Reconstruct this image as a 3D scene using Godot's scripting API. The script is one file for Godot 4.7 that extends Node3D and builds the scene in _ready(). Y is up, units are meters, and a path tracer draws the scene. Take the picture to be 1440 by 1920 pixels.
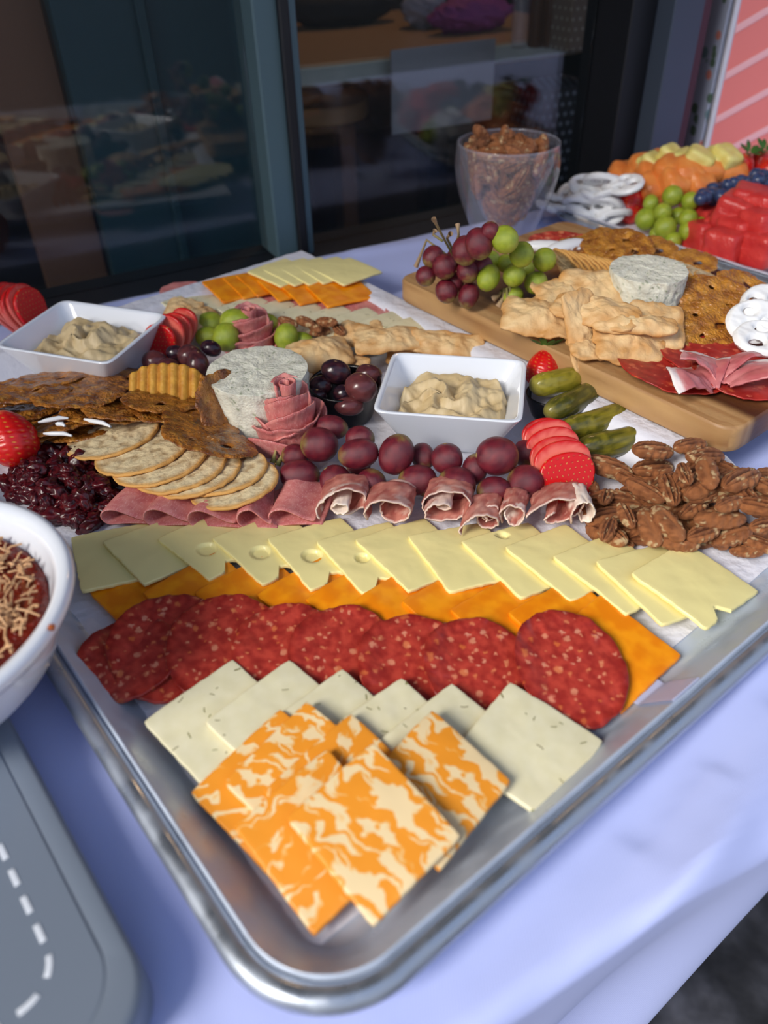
extends Node3D
# A buffet table by a shop window: a sheet pan of cheese, meat, fruit and crackers, a wooden board, a fruit tray.
const PY := 0.754          # top of the parchment on the pan
const F := 1491.093        # focal length in pixels of the 1440 x 1920 frame
const CAMP := Vector3(0, 1.11305, 0)
const UU := Vector3(0.78709, 0, -0.61684)   # across the pan
const WW := Vector3(-0.61684, 0, -0.78709)  # along the pan
const PN := Vector3(-0.03701, 0, -0.0955)   # the pan's near corner
const TV := Vector3(0.891, 0, -0.454)       # along the shop front
const NV := Vector3(0.454, 0, 0.891)        # out of the shop front
const WALL := -0.91
const ORD := ["first", "second", "third", "fourth", "fifth", "sixth", "seventh", "eighth", "ninth", "tenth", "eleventh", "twelfth", "thirteenth", "fourteenth", "fifteenth", "sixteenth", "seventeenth"]
var CB: Basis
var rng := RandomNumberGenerator.new()
var names := {}
var nz := FastNoiseLite.new()
var M := {}

# ---------- places ----------
func ray(px: float, py: float) -> Vector3:
	return CB * Vector3((px - 720.0) / F, (960.0 - py) / F, -1.0)

func at_y(px: float, py: float, y: float) -> Vector3:
	var d := ray(px, py)
	return CAMP + d * ((y - CAMP.y) / d.y)

func P(px: float, py: float, mm := 0.0) -> Vector3:
	return at_y(px, py, PY + mm * 0.001)

func mpp(p: Vector3) -> float:      # metres per pixel at p
	return -(CB.transposed() * (p - CAMP)).z / F

func G(u: float, w: float, y: float) -> Vector3:
	return PN + UU * u + WW * w + Vector3(0, y, 0)

func WP(s: float, y: float, n: float) -> Vector3:
	return TV * s + NV * n + Vector3(0, y, 0)

func WX(px: float, py: float, n: float) -> Vector2:   # (along, up) of a point seen on the plane n
	var d := ray(px, py)
	var t := (n - CAMP.dot(NV)) / d.dot(NV)
	var q := CAMP + d * t
	return Vector2(q.dot(TV), q.y)

func rr(a: float, b: float) -> float:
	return rng.randf_range(a, b)

func n3(p: Vector3, k: float) -> float:
	return nz.get_noise_3d(p.x * k, p.y * k, p.z * k)

func n2(x: float, y: float, k: float) -> float:
	return nz.get_noise_2d(x * k, y * k)

# ---------- nodes ----------
func nm(called: String, parent: Node) -> String:
	var key := str(parent.get_instance_id()) + called
	var k: int = names.get(key, 0)
	names[key] = k + 1
	return called if k == 0 else "%s_%03d" % [called, k]

func tag(o: Node, label: String, cat: String, group := "", kind := "") -> void:
	if label: o.set_meta("label", label)
	if cat: o.set_meta("category", cat)
	if group: o.set_meta("group", group)
	if kind: o.set_meta("kind", kind)

func thing(called: String, label: String, cat: String, where: Vector3, group := "") -> Node3D:
	var o := Node3D.new()
	o.name = nm(called, self)
	add_child(o)
	o.position = where
	tag(o, label, cat, group)
	return o

func part(called: String, mesh: Mesh, m: Material, parent: Node3D, where := Vector3.ZERO, b := Basis.IDENTITY) -> MeshInstance3D:
	var o := MeshInstance3D.new()
	o.name = nm(called, parent)
	o.mesh = mesh
	o.material_override = m
	parent.add_child(o)
	o.transform = Transform3D(b, where)
	return o

func one(called: String, mesh: Mesh, m: Material, label: String, cat: String, where := Vector3.ZERO, b := Basis.IDENTITY, group := "") -> MeshInstance3D:
	var o := part(called, mesh, m, self, where, b)
	tag(o, label, cat, group)
	return o

func struct(called: String, mesh: Mesh, m: Material, where := Vector3.ZERO, b := Basis.IDENTITY) -> MeshInstance3D:
	var o := part(called, mesh, m, self, where, b)
	tag(o, "", "", "", "structure")
	return o

# ---------- mesh making ----------
var _v := PackedVector3Array()
var _t := PackedVector2Array()
var _c := PackedColorArray()
var _i := PackedInt32Array()

func put(p: Vector3, uv := Vector2.ZERO, c := Color.WHITE) -> int:
	_v.append(p); _t.append(uv); _c.append(c)
	return _v.size() - 1

func quad(a: int, b: int, c: int, d: int) -> void:
	_i.append_array(PackedInt32Array([a, b, c, a, c, d]))

func fin(auto := true) -> ArrayMesh:
	var vol := 0.0
	var nn := PackedVector3Array()
	nn.resize(_v.size())
	var o := _v[0] if _v.size() else Vector3.ZERO
	for k in range(0, _i.size(), 3):
		vol += (_v[_i[k]] - o).dot((_v[_i[k + 1]] - o).cross(_v[_i[k + 2]] - o))
	if auto and vol > 0.0:
		for k in range(0, _i.size(), 3):
			var s := _i[k + 1]
			_i[k + 1] = _i[k + 2]
			_i[k + 2] = s
	for k in range(0, _i.size(), 3):
		var a := _i[k]; var b := _i[k + 1]; var c := _i[k + 2]
		var n := (_v[c] - _v[a]).cross(_v[b] - _v[a])
		nn[a] += n; nn[b] += n; nn[c] += n
	for k in nn.size():
		nn[k] = nn[k].normalized() if nn[k].length_squared() > 1e-30 else Vector3.UP
	var arr := []
	arr.resize(Mesh.ARRAY_MAX)
	arr[Mesh.ARRAY_VERTEX] = _v; arr[Mesh.ARRAY_NORMAL] = nn; arr[Mesh.ARRAY_TEX_UV] = _t; arr[Mesh.ARRAY_COLOR] = _c; arr[Mesh.ARRAY_INDEX] = _i
	var am := ArrayMesh.new()
	am.add_surface_from_arrays(Mesh.PRIMITIVE_TRIANGLES, arr)
	_v = PackedVector3Array(); _t = PackedVector2Array(); _c = PackedColorArray(); _i = PackedInt32Array()
	return am

func lat(nu: int, nv: int, wu: bool, wv: bool, fn: Callable, cf = null, uvf = null) -> void:
	var base := _v.size()
	var cu := nu if wu else nu + 1
	var cv := nv if wv else nv + 1
	for j in cv:
		for i in cu:
			var u := float(i) / nu
			var v := float(j) / nv
			var p: Vector3 = fn.call(u, v)
			_v.append(p)
			_c.append(cf.call(u, v, p) if cf != null else Color.WHITE)
			_t.append(uvf.call(u, v, p) if uvf != null else Vector2(u, v))
	for j in nv:
		for i in nu:
			var i2 := (i + 1) % cu
			var j2 := (j + 1) % cv
			quad(base + j * cu + i, base + j * cu + i2, base + j2 * cu + i2, base + j2 * cu + i)

# a slab over any star-shaped outline: o(t) gives the outline, hf(x, z) the height of its underside
func slab(n: int, o: Callable, hf: Callable, t: float, b: float, rings: int, cf = null, uvf = null) -> void:
	var rg := []
	for k in rings + 1:
		rg.append(Vector3(float(k) / rings, b, 0))
	rg.append_array([Vector3(1, b * 0.3, -b * 0.25), Vector3(1, 0, -b)])
	var under := [Vector3(1, 0, -t + b), Vector3(1, b * 0.3, -t + b * 0.3), Vector3(1, b, -t), Vector3(0.5, b, -t), Vector3(0, b, -t)]
	var line := PackedVector2Array()
	for i in n:
		line.append(o.call(float(i) / n))
	var parts := [rg, [Vector3(1, 0, -b), Vector3(1, 0, -t + b)], under]
	for m in 3:
		var rs: Array = parts[m]
		var f := func(u: float, v: float) -> Vector3:
			var g: Vector3 = rs[roundi(v * (rs.size() - 1))]
			var q := line[roundi(u * n) % n]
			q *= g.x * (1.0 - g.y / maxf(q.length(), 1e-5))
			return Vector3(q.x, hf.call(q.x, q.y) + t + g.z, q.y)
		# colours are asked for with v from 0 (middle of the top) over 0.62 (its edge) to 1 (underside)
		var cfm = null
		if cf != null: cfm = func(u: float, v: float, p: Vector3) -> Color: return cf.call(u, v * 0.62 if m == 0 else (0.65 if m == 1 else 0.7 + 0.3 * v), p)
		lat(n, rs.size() - 1, true, false, f, cfm, uvf)

func rounded(hx: float, hz: float, p: float) -> Callable:
	return func(t: float) -> Vector2:
		var a := t * TAU
		var c := cos(a); var s := sin(a)
		var r := pow(pow(absf(c), p) + pow(absf(s), p), -1.0 / p)
		return Vector2(c * r * hx, s * r * hz)

func flat0(_x: float, _z: float) -> float:
	return 0.0

func ball(rx: float, ry: float, rz: float, nu: int, nv: int, disp = null, cf = null) -> void:
	var f := func(u: float, v: float) -> Vector3:
		var a := u * TAU
		var b := (v - 0.5) * PI
		var d := Vector3(cos(a) * cos(b), sin(b), sin(a) * cos(b))
		var k: float = disp.call(d) if disp != null else 1.0
		return Vector3(d.x * rx, d.y * ry, d.z * rz) * k
	lat(nu, nv, true, false, f, cf)

func tube(pts: Array, rad: Callable, n: int, cf = null, closed := false) -> void:
	var m := pts.size() if closed else pts.size() - 1
	var side := Vector3.ZERO
	var fr := []
	for k in pts.size():
		var a: Vector3 = pts[(k - 1 + pts.size()) % pts.size()] if closed or k > 0 else pts[0]
		var b: Vector3 = pts[(k + 1) % pts.size()] if closed or k < pts.size() - 1 else pts[k]
		var d := (b - a).normalized()
		if side == Vector3.ZERO:
			side = d.cross(Vector3.UP if absf(d.y) < 0.9 else Vector3.RIGHT).normalized()
		side = (side - d * side.dot(d)).normalized()
		fr.append([side, d.cross(side)])
	var f := func(u: float, v: float) -> Vector3:
		var k := roundi(v * m) % pts.size()
		var a := u * TAU
		var r: float = rad.call(v)
		return pts[k] + (fr[k][0] * cos(a) + fr[k][1] * sin(a)) * r
	lat(n, m, true, closed, f, cf)

func lathe(prof: Array, n: int, cf = null, warp = null) -> void:
	var m := prof.size() - 1
	var f := func(u: float, v: float) -> Vector3:
		var q: Vector2 = prof[roundi(v * m)]
		var a := u * TAU
		var p := Vector3(cos(a) * q.x, q.y, sin(a) * q.x)
		return warp.call(p, a) if warp != null else p
	lat(n, m, true, false, f, cf)

# a thin sheet with thickness t over the surface fn(u, v)
func sheet(nu: int, nv: int, fn: Callable, t: float, cf = null, uvf = null) -> void:
	var pp := []
	for j in nv + 1:
		for i in nu + 1:
			pp.append(fn.call(float(i) / nu, float(j) / nv))
	var cu := nu + 1
	var off := []
	for j in nv + 1:
		for i in nu + 1:
			var du: Vector3 = pp[j * cu + mini(i + 1, nu)] - pp[j * cu + maxi(i - 1, 0)]
			var dv: Vector3 = pp[mini(j + 1, nv) * cu + i] - pp[maxi(j - 1, 0) * cu + i]
			off.append(du.cross(dv).normalized() * t * 0.5)
	var ids := [[], []]
	for side in 2:
		for k in pp.size():
			var u := float(k % cu) / nu
			var v := float(k / cu) / nv
			var p: Vector3 = pp[k] + off[k] * (1.0 if side == 0 else -1.0)
			ids[side].append(put(p, uvf.call(u, v, p) if uvf != null else Vector2(u, v), cf.call(u, v, p) if cf != null else Color.WHITE))
	for j in nv:
		for i in nu:
			var a := j * cu + i
			quad(ids[0][a], ids[0][a + 1], ids[0][a + cu + 1], ids[0][a + cu])
			quad(ids[1][a + cu], ids[1][a + cu + 1], ids[1][a + 1], ids[1][a])
	for i in nu:
		quad(ids[1][i], ids[1][i + 1], ids[0][i + 1], ids[0][i])
		var a := nv * cu + i
		quad(ids[0][a], ids[0][a + 1], ids[1][a + 1], ids[1][a])
	for j in nv:
		var a := j * cu
		quad(ids[0][a], ids[0][a + cu], ids[1][a + cu], ids[1][a])
		a += nu
		quad(ids[1][a], ids[1][a + cu], ids[0][a + cu], ids[0][a])

# a slab with holes: everything where sdf(x, z) < 0
func sdf_slab(sdf: Callable, half: float, n: int, t: float, b: float, hf: Callable, cf = null) -> void:
	var h := 2.0 * half / n
	var inside := {}
	for j in n:
		for i in n:
			if sdf.call(-half + (i + 0.5) * h, -half + (j + 0.5) * h) < 0.0:
				inside[j * n + i] = true
	var top := {}
	var bot := {}
	for key in inside:
		for d in [[0, 0], [1, 0], [1, 1], [0, 1]]:
			var i: int = key % n + d[0]
			var j: int = key / n + d[1]
			var k := j * (n + 1) + i
			if top.has(k): continue
			var x := -half + i * h
			var z := -half + j * h
			var edge := false
			for e in [[-1, -1], [0, -1], [-1, 0], [0, 0]]:
				var ci: int = i + e[0]
				var cj: int = j + e[1]
				if ci < 0 or cj < 0 or ci >= n or cj >= n or not inside.has(cj * n + ci): edge = true
			var s: float = sdf.call(x, z)
			if edge:
				for it in 2:
					var g := Vector2(sdf.call(x + 1e-4, z) - s, sdf.call(x, z + 1e-4) - s) / 1e-4
					if g.length() > 0.2:
						g = g / g.length_squared() * s
						g = g.limit_length(h * 0.9)
						x -= g.x; z -= g.y
					s = sdf.call(x, z)
				s = 0.0
			var q := clampf(-s / b, 0.0, 1.0)
			var y := b * sqrt(maxf(0.0, 1.0 - (1.0 - q) * (1.0 - q)))
			var base: float = hf.call(x, z)
			var p := Vector3(x, base + t - b + y, z)
			var c: Color = cf.call(x, z, -s) if cf != null else Color.WHITE
			top[k] = put(p, Vector2(x, z), c)
			bot[k] = put(Vector3(x, base + minf(b - y, t - b), z), Vector2(x, z), c)
	for key in inside:
		var i: int = key % n
		var j: int = key / n
		var a := j * (n + 1) + i
		var cs := [a, a + 1, a + n + 2, a + n + 1]
		quad(top[cs[0]], top[cs[1]], top[cs[2]], top[cs[3]])
		quad(bot[cs[3]], bot[cs[2]], bot[cs[1]], bot[cs[0]])
		var nb := [[0, -1], [1, 0], [0, 1], [-1, 0]]
		for e in 4:
			var ci: int = i + nb[e][0]
			var cj: int = j + nb[e][1]
			if ci < 0 or cj < 0 or ci >= n or cj >= n or not inside.has(cj * n + ci):
				quad(bot[cs[e]], bot[cs[(e + 1) % 4]], top[cs[(e + 1) % 4]], top[cs[e]])

func boxm(s: Vector3, b := 0.003) -> ArrayMesh:      # a box with chamfered edges, its origin in the middle
	var h := s * 0.5
	b = minf(b, minf(h.x, minf(h.y, h.z)) * 0.6)
	var prof := [Vector2(0, h.y), Vector2(1, h.y), Vector2(2, h.y - b), Vector2(2, -h.y + b), Vector2(1, -h.y), Vector2(0, -h.y)]
	# flat shaded faces: each face gets vertices of its own
	var ring := func(k: float, y: float) -> Array:
		var x := h.x - (b if k < 1.5 else 0.0)
		var z := h.z - (b if k < 1.5 else 0.0)
		var c := b * 0.7 if k > 1.5 else 0.0
		return [Vector3(x - c, y, -z), Vector3(x, y, -z + c), Vector3(x, y, z - c), Vector3(x - c, y, z), Vector3(-x + c, y, z), Vector3(-x, y, z - c), Vector3(-x, y, -z + c), Vector3(-x + c, y, -z)]
	for k in range(1, 4):
		var a: Array = ring.call(prof[k].x, prof[k].y)
		var c: Array = ring.call(prof[k + 1].x, prof[k + 1].y)
		for e in 8:
			var w: Vector3 = a[e]; var x: Vector3 = a[(e + 1) % 8]; var y: Vector3 = c[(e + 1) % 8]; var z: Vector3 = c[e]
			quad(put(w, Vector2(w.x + w.z, w.y)), put(x, Vector2(x.x + x.z, x.y)), put(y, Vector2(y.x + y.z, y.y)), put(z, Vector2(z.x + z.z, z.y)))
	for sgn in [1, -1]:
		var a: Array = ring.call(1.0, h.y * sgn)
		var ids := []
		for q in a: ids.append(put(q, Vector2(q.x, q.z)))
		for e in range(1, 7):
			if sgn > 0: _i.append_array(PackedInt32Array([ids[0], ids[e + 1], ids[e]]))
			else: _i.append_array(PackedInt32Array([ids[0], ids[e], ids[e + 1]]))
	return fin()

# ---------- materials ----------
func mat(called: String, c: Color, rough := 0.5, more := {}) -> StandardMaterial3D:
	var m := StandardMaterial3D.new()
	m.resource_name = called
	m.albedo_color = c
	m.roughness = rough
	for k in more: m.set(k, more[k])
	M[called] = m
	return m

func tex(w: int, h: int, f: Callable) -> ImageTexture:
	var im := Image.create(w, h, false, Image.FORMAT_RGB8)
	for y in h:
		for x in w:
			im.set_pixel(x, y, f.call((x + 0.5) / w, (y + 0.5) / h))
	return ImageTexture.create_from_image(im)

func grain(freq: float, seamless := true, size := 256, oct := 4) -> NoiseTexture2D:
	var t := NoiseTexture2D.new()
	t.width = size; t.height = size; t.seamless = seamless
	var n := FastNoiseLite.new()
	n.noise_type = FastNoiseLite.TYPE_SIMPLEX_SMOOTH
	n.frequency = freq; n.fractal_octaves = oct; n.seed = 7
	t.noise = n
	return t

func tri(m: StandardMaterial3D, scale: float, bump: Texture2D, cm: float, world := false) -> void:
	m.uv1_triplanar = true
	m.uv1_world_triplanar = world
	m.uv1_scale = Vector3.ONE * scale
	m.uv1_offset = Vector3.ONE * 0.5
	if bump:
		m.heightmap_enabled = true
		m.heightmap_texture = bump
		m.heightmap_scale = cm

func vc(called: String, rough: float, more := {}) -> StandardMaterial3D:   # coloured by its vertices
	var m := mat(called, Color.WHITE, rough, more)
	m.vertex_color_use_as_albedo = true
	return m

func lin(r: float, g: float, b: float) -> Color:     # an sRGB colour 0..255 as a linear vertex colour
	return Color(r / 255.0, g / 255.0, b / 255.0).srgb_to_linear()

func rgb(r: float, g: float, b: float) -> Color:
	return Color(r / 255.0, g / 255.0, b / 255.0)

func smooth(a: float, b: float, x: float) -> float:
	return smoothstep(a, b, x)

func _ready() -> void:
	rng.seed = 11
	nz.seed = 3
	nz.noise_type = FastNoiseLite.TYPE_SIMPLEX_SMOOTH
	nz.frequency = 1.0
	nz.fractal_octaves = 3
	# camera
	CB = Basis(Vector3.RIGHT, -0.675843) * Basis(Vector3.BACK, -0.027834)
	var cam := Camera3D.new()
	cam.name = "camera"
	var at := CameraAttributesPhysical.new()
	at.frustum_focal_length = 27.18
	at.frustum_focus_distance = 0.58
	at.exposure_aperture = 5.2
	cam.attributes = at
	cam.fov = 65.55
	cam.near = 0.02
	cam.far = 60.0
	add_child(cam)
	cam.transform = Transform3D(CB, CAMP)
	# sky and exposure
	var sky := ProceduralSkyMaterial.new()
	sky.sky_top_color = Color(0.70, 0.80, 0.97)
	sky.sky_horizon_color = Color(0.93, 0.95, 1.0)
	sky.sky_curve = 0.25
	sky.ground_bottom_color = Color(0.22, 0.22, 0.23)
	sky.ground_horizon_color = Color(0.5, 0.5, 0.52)
	sky.sky_energy_multiplier = 0.85
	var env := Environment.new()
	env.background_mode = Environment.BG_SKY
	env.sky = Sky.new()
	env.sky.sky_material = sky
	env.tonemap_mode = Environment.TONE_MAPPER_LINEAR
	env.tonemap_exposure = 1.1
	env.sdfgi_enabled = true
	env.ssao_enabled = true
	env.ssil_enabled = true
	var we := WorldEnvironment.new()
	we.name = "world"
	we.environment = env
	add_child(we)
	var sun := DirectionalLight3D.new()      # the sun behind thin cloud, over the street
	sun.name = "sun"
	sun.light_color = Color(1.0, 0.98, 0.95)
	sun.light_energy = 1.3
	sun.light_angular_distance = 24.0
	sun.shadow_enabled = true
	add_child(sun)
	sun.look_at_from_position(Vector3(-1.9, 1.95, 1.7), Vector3.ZERO)

	materials()
	shop()
	tablecloth()
	sheet_pan()
	dishes()
	cheese_rows()
	meats()
	fruit_on_pan()
	crackers_on_pan()
	nuts_and_berries()
	wooden_board()
	nut_glass()
	fruit_tray()

func materials() -> void:
	var fine := grain(0.05)
	var soft := grain(0.02)
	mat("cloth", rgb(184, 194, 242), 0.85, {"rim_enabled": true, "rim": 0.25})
	var wv := Image.create(64, 64, false, Image.FORMAT_L8)
	for y in 64:
		for x in 64:
			wv.set_pixel(x, y, Color.from_hsv(0, 0, 0.5 + 0.22 * sin(x * TAU / 8.0) + 0.22 * sin((y + (x / 4) * 4) * TAU / 8.0)))
	tri(M.cloth, 100.0, ImageTexture.create_from_image(wv), 0.012, true)
	var al := grain(0.012, true, 512, 5)
	mat("pan_metal", rgb(198, 208, 224), 0.42, {"metallic": 0.38, "roughness_texture": al, "albedo_texture": null})
	tri(M.pan_metal, 6.0, al, 0.012)
	M.pan_metal.roughness = 1.0
	mat("rim_metal", rgb(176, 183, 194), 0.42, {"metallic": 0.8, "roughness_texture": al})
	tri(M.rim_metal, 6.0, al, 0.008)
	M.rim_metal.roughness = 0.75
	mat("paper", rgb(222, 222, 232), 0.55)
	tri(M.paper, 14.0, soft, 0.10)
	mat("tape", Color(0.80, 0.83, 0.96, 0.72), 0.3, {"transparency": BaseMaterial3D.TRANSPARENCY_ALPHA})
	mat("porcelain", rgb(232, 236, 244), 0.12, {"clearcoat_enabled": true, "clearcoat": 0.5, "clearcoat_roughness": 0.05})
	mat("grey_plastic", rgb(112, 122, 136), 0.45)
	mat("white_print", rgb(215, 220, 228), 0.5)
	mat("groove", rgb(52, 58, 68), 0.5)
	mat("black_plastic", rgb(14, 14, 18), 0.25)
	# cheeses
	var nA := FastNoiseLite.new(); nA.noise_type = FastNoiseLite.TYPE_SIMPLEX_SMOOTH; nA.frequency = 1.0; nA.fractal_octaves = 3; nA.seed = 21
	for kind in [["colby", 0.07], ["colby_orange", -0.17]]:
		var bias: float = kind[1]
		var colby := func(x: float, y: float) -> Color:
			var wx := x + 0.05 * nA.get_noise_2d(x * 7.0, y * 7.0 + 9.0)
			var wy := y + 0.05 * nA.get_noise_2d(x * 7.0 + 31.0, y * 7.0)
			var k := nA.get_noise_2d((wx + wy) * 2.6, (wy - wx) * 10.5 + bias * 40.0) + bias
			k += 0.30 * nA.get_noise_2d((wx + wy) * 7.0 + 3.0, (wy - wx) * 24.0)
			return rgb(236, 150, 44).lerp(rgb(236, 210, 162), smoothstep(-0.02, 0.2, k))
		mat(kind[0], Color.WHITE, 0.36, {"albedo_texture": tex(512, 512, colby)})
	var hav := Image.create(512, 512, false, Image.FORMAT_RGB8)
	for y in 512:
		for x in 512:
			var k := nA.get_noise_2d(x * 0.02, y * 0.02) * 0.5
			hav.set_pixel(x, y, rgb(236, 229, 196).lerp(rgb(226, 218, 178), clampf(0.5 + k, 0, 1)))
	for k in 70:
		var x := rr(12, 500); var y := rr(12, 500); var a := rr(0, PI); var l := rr(3, 13)
		var c := rgb(128, 128, 70).lerp(rgb(104, 88, 52), rng.randf())
		var bend := rr(-0.09, 0.09)
		for s in int(l * 2):
			a += bend * 0.5
			x += cos(a) * 0.7; y += sin(a) * 0.7
			var w := 3 if k % 5 == 0 else 2
			hav.fill_rect(Rect2i(int(x), int(y), w, w), c.lerp(hav.get_pixel(clampi(int(x), 0, 511), clampi(int(y), 0, 511)), 0.25))
	mat("havarti", Color.WHITE, 0.34, {"albedo_texture": ImageTexture.create_from_image(hav)})
	mat("swiss", rgb(246, 232, 160), 0.32, {})
	tri(M.swiss, 9.0, soft, 0.015)
	var ched := func(x: float, y: float) -> Color:
		return rgb(250, 156, 18).lerp(rgb(236, 132, 8), clampf(0.5 + 1.4 * nA.get_noise_2d(x * 7.0, y * 7.0), 0, 1))
	mat("cheddar", Color.WHITE, 0.36, {"albedo_texture": tex(128, 128, ched)})
	# salami
	var cell := FastNoiseLite.new(); cell.noise_type = FastNoiseLite.TYPE_CELLULAR; cell.frequency = 1.0; cell.seed = 5; cell.cellular_return_type = FastNoiseLite.RETURN_DISTANCE; cell.fractal_type = FastNoiseLite.FRACTAL_NONE
	var val := FastNoiseLite.new(); val.noise_type = FastNoiseLite.TYPE_CELLULAR; val.frequency = 1.0; val.seed = 5; val.cellular_return_type = FastNoiseLite.RETURN_CELL_VALUE; val.fractal_type = FastNoiseLite.FRACTAL_NONE
	var sal := func(x: float, y: float) -> Color:
		var wx := x + 0.014 * nA.get_noise_2d(x * 22.0, y * 22.0)
		var wy := y + 0.014 * nA.get_noise_2d(x * 22.0 + 5.0, y * 22.0)
		var c := rgb(154, 44, 38).lerp(rgb(190, 68, 54), clampf(0.5 + nA.get_noise_2d(x * 11.0, y * 11.0), 0, 1))
		for g in [13.0, 30.0]:
			var sx: float = wx * g; var sy: float = wy * g * (1.25 if g < 20.0 else 0.8)
			var v: float = val.get_noise_2d(sx, sy)
			if (v > 0.1 if g < 20.0 else v > 0.62):
				var d: float = cell.get_noise_2d(sx, sy) + 1.0
				var fat := rgb(214, 112, 54).lerp(rgb(228, 164, 134), fposmod(v * 7.0, 1.0))
				c = c.lerp(fat, (1.0 - smoothstep(0.04 + 0.18 * fposmod(v * 13.0, 1.0), 0.24 + 0.22 * fposmod(v * 13.0, 1.0), d)) * 0.8)
		return c
	var st := tex(512, 512, sal)
	mat("salami", Color.WHITE, 0.30, {"vertex_color_use_as_albedo": true, "albedo_texture": st, "heightmap_enabled": true, "heightmap_texture": fine, "heightmap_scale": 0.02})
	var gen := func(x: float, y: float) -> Color:
		var c := rgb(204, 114, 112).lerp(rgb(220, 142, 134), clampf(0.5 + nA.get_noise_2d(x * 9.0, y * 9.0), 0, 1))
		var k := nA.get_noise_2d(x * 60.0, y * 26.0 + 40.0)
		return c.lerp(rgb(228, 170, 164), smoothstep(0.22, 0.5, k) * 0.8)
	var gt := tex(512, 256, gen)
	mat("genoa", Color.WHITE, 0.42, {"albedo_texture": gt})
	mat("soppressata", rgb(244, 196, 196), 0.4, {"albedo_texture": st, "uv1_scale": Vector3(0.8, 0.8, 0.8)})
	vc("prosciutto", 0.36, {})
	# fruit, nuts, bakes
	vc("grape_skin", 0.24, {"subsurf_scatter_enabled": true, "subsurf_scatter_strength": 0.12, "metallic_specular": 0.55})
	tri(M.grape_skin, 18.0, fine, 0.008)
	vc("berry", 0.28, {"subsurf_scatter_enabled": true, "subsurf_scatter_strength": 0.08})
	vc("olive_skin", 0.22)
	vc("pickle_skin", 0.22, {"clearcoat_enabled": true, "clearcoat": 0.4})
	vc("nut", 0.5)
	tri(M.nut, 60.0, fine, 0.03)
	vc("dried_fruit", 0.3)
	vc("melon", 0.32, {"subsurf_scatter_enabled": true, "subsurf_scatter_strength": 0.06})
	tri(M.melon, 24.0, fine, 0.05)
	vc("leaf", 0.5)
	vc("stem", 0.7)
	vc("pretzel", 0.24, {"clearcoat_enabled": true, "clearcoat": 0.3, "clearcoat_roughness": 0.15})
	tri(M.pretzel, 22.0, fine, 0.16)
	mat("yogurt", rgb(240, 240, 240), 0.35, {})
	vc("cracker", 0.75)
	tri(M.cracker, 26.0, soft, 0.07)
	vc("pita", 0.6)
	tri(M.pita, 22.0, soft, 0.08)
	vc("soft_cheese", 0.7, {})
	tri(M.soft_cheese, 26.0, fine, 0.05)
	vc("hummus", 0.5)
	tri(M.hummus, 20.0, fine, 0.02)
	vc("sauce", 0.25)
	tri(M.sauce, 30.0, fine, 0.12)
	mat("shred", rgb(214, 168, 122), 0.5)
	vc("wood", 0.5)
	tri(M.wood, 14.0, fine, 0.02)
	# building
	mat("frame_metal", rgb(74, 84, 100), 0.4, {"metallic": 0.3})
	mat("teal_metal", rgb(84, 108, 116), 0.45, {"metallic": 0.2})
	mat("black_seal", rgb(16, 18, 24), 0.5)
	mat("maroon", rgb(92, 50, 62), 0.6)
	mat("window_glass", Color(0.2, 0.26, 0.28, 0.06), 0.02, {"transparency": BaseMaterial3D.TRANSPARENCY_ALPHA})
	mat("glassware", Color(0.92, 0.93, 1.0, 0.09), 0.03, {"transparency": BaseMaterial3D.TRANSPARENCY_ALPHA})
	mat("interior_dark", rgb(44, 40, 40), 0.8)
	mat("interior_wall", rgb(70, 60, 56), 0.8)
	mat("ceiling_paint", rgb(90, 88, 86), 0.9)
	mat("teal_panel", rgb(16, 56, 66), 0.6)
	mat("brown_panel", rgb(104, 72, 50), 0.6)
	mat("stone", rgb(74, 74, 78), 0.75)
	var stone := grain(0.008, true, 512, 5)
	M.stone.albedo_texture = stone
	M.stone.albedo_color = rgb(112, 112, 120)
	tri(M.stone, 1.6, stone, 0.4, true)
	mat("counter_top", rgb(176, 142, 104), 0.35)
	mat("counter_edge", rgb(168, 180, 172), 0.4)

func box_at(s: float, y: float, n: float, ds: float, dy: float, dn: float) -> Array:   # [mesh, place, basis] for a box in the shop's axes, from its low left back corner
	return [boxm(Vector3(ds, dy, dn), 0.002), WP(s + ds * 0.5, y + dy * 0.5, n + dn * 0.5), Basis(TV, Vector3.UP, NV)]

func wall_box(called: String, m: Material, s: float, y: float, n: float, ds: float, dy: float, dn: float) -> void:
	var b := box_at(s, y, n, ds, dy, dn)
	struct(called, b[0], m, b[1], b[2])

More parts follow.
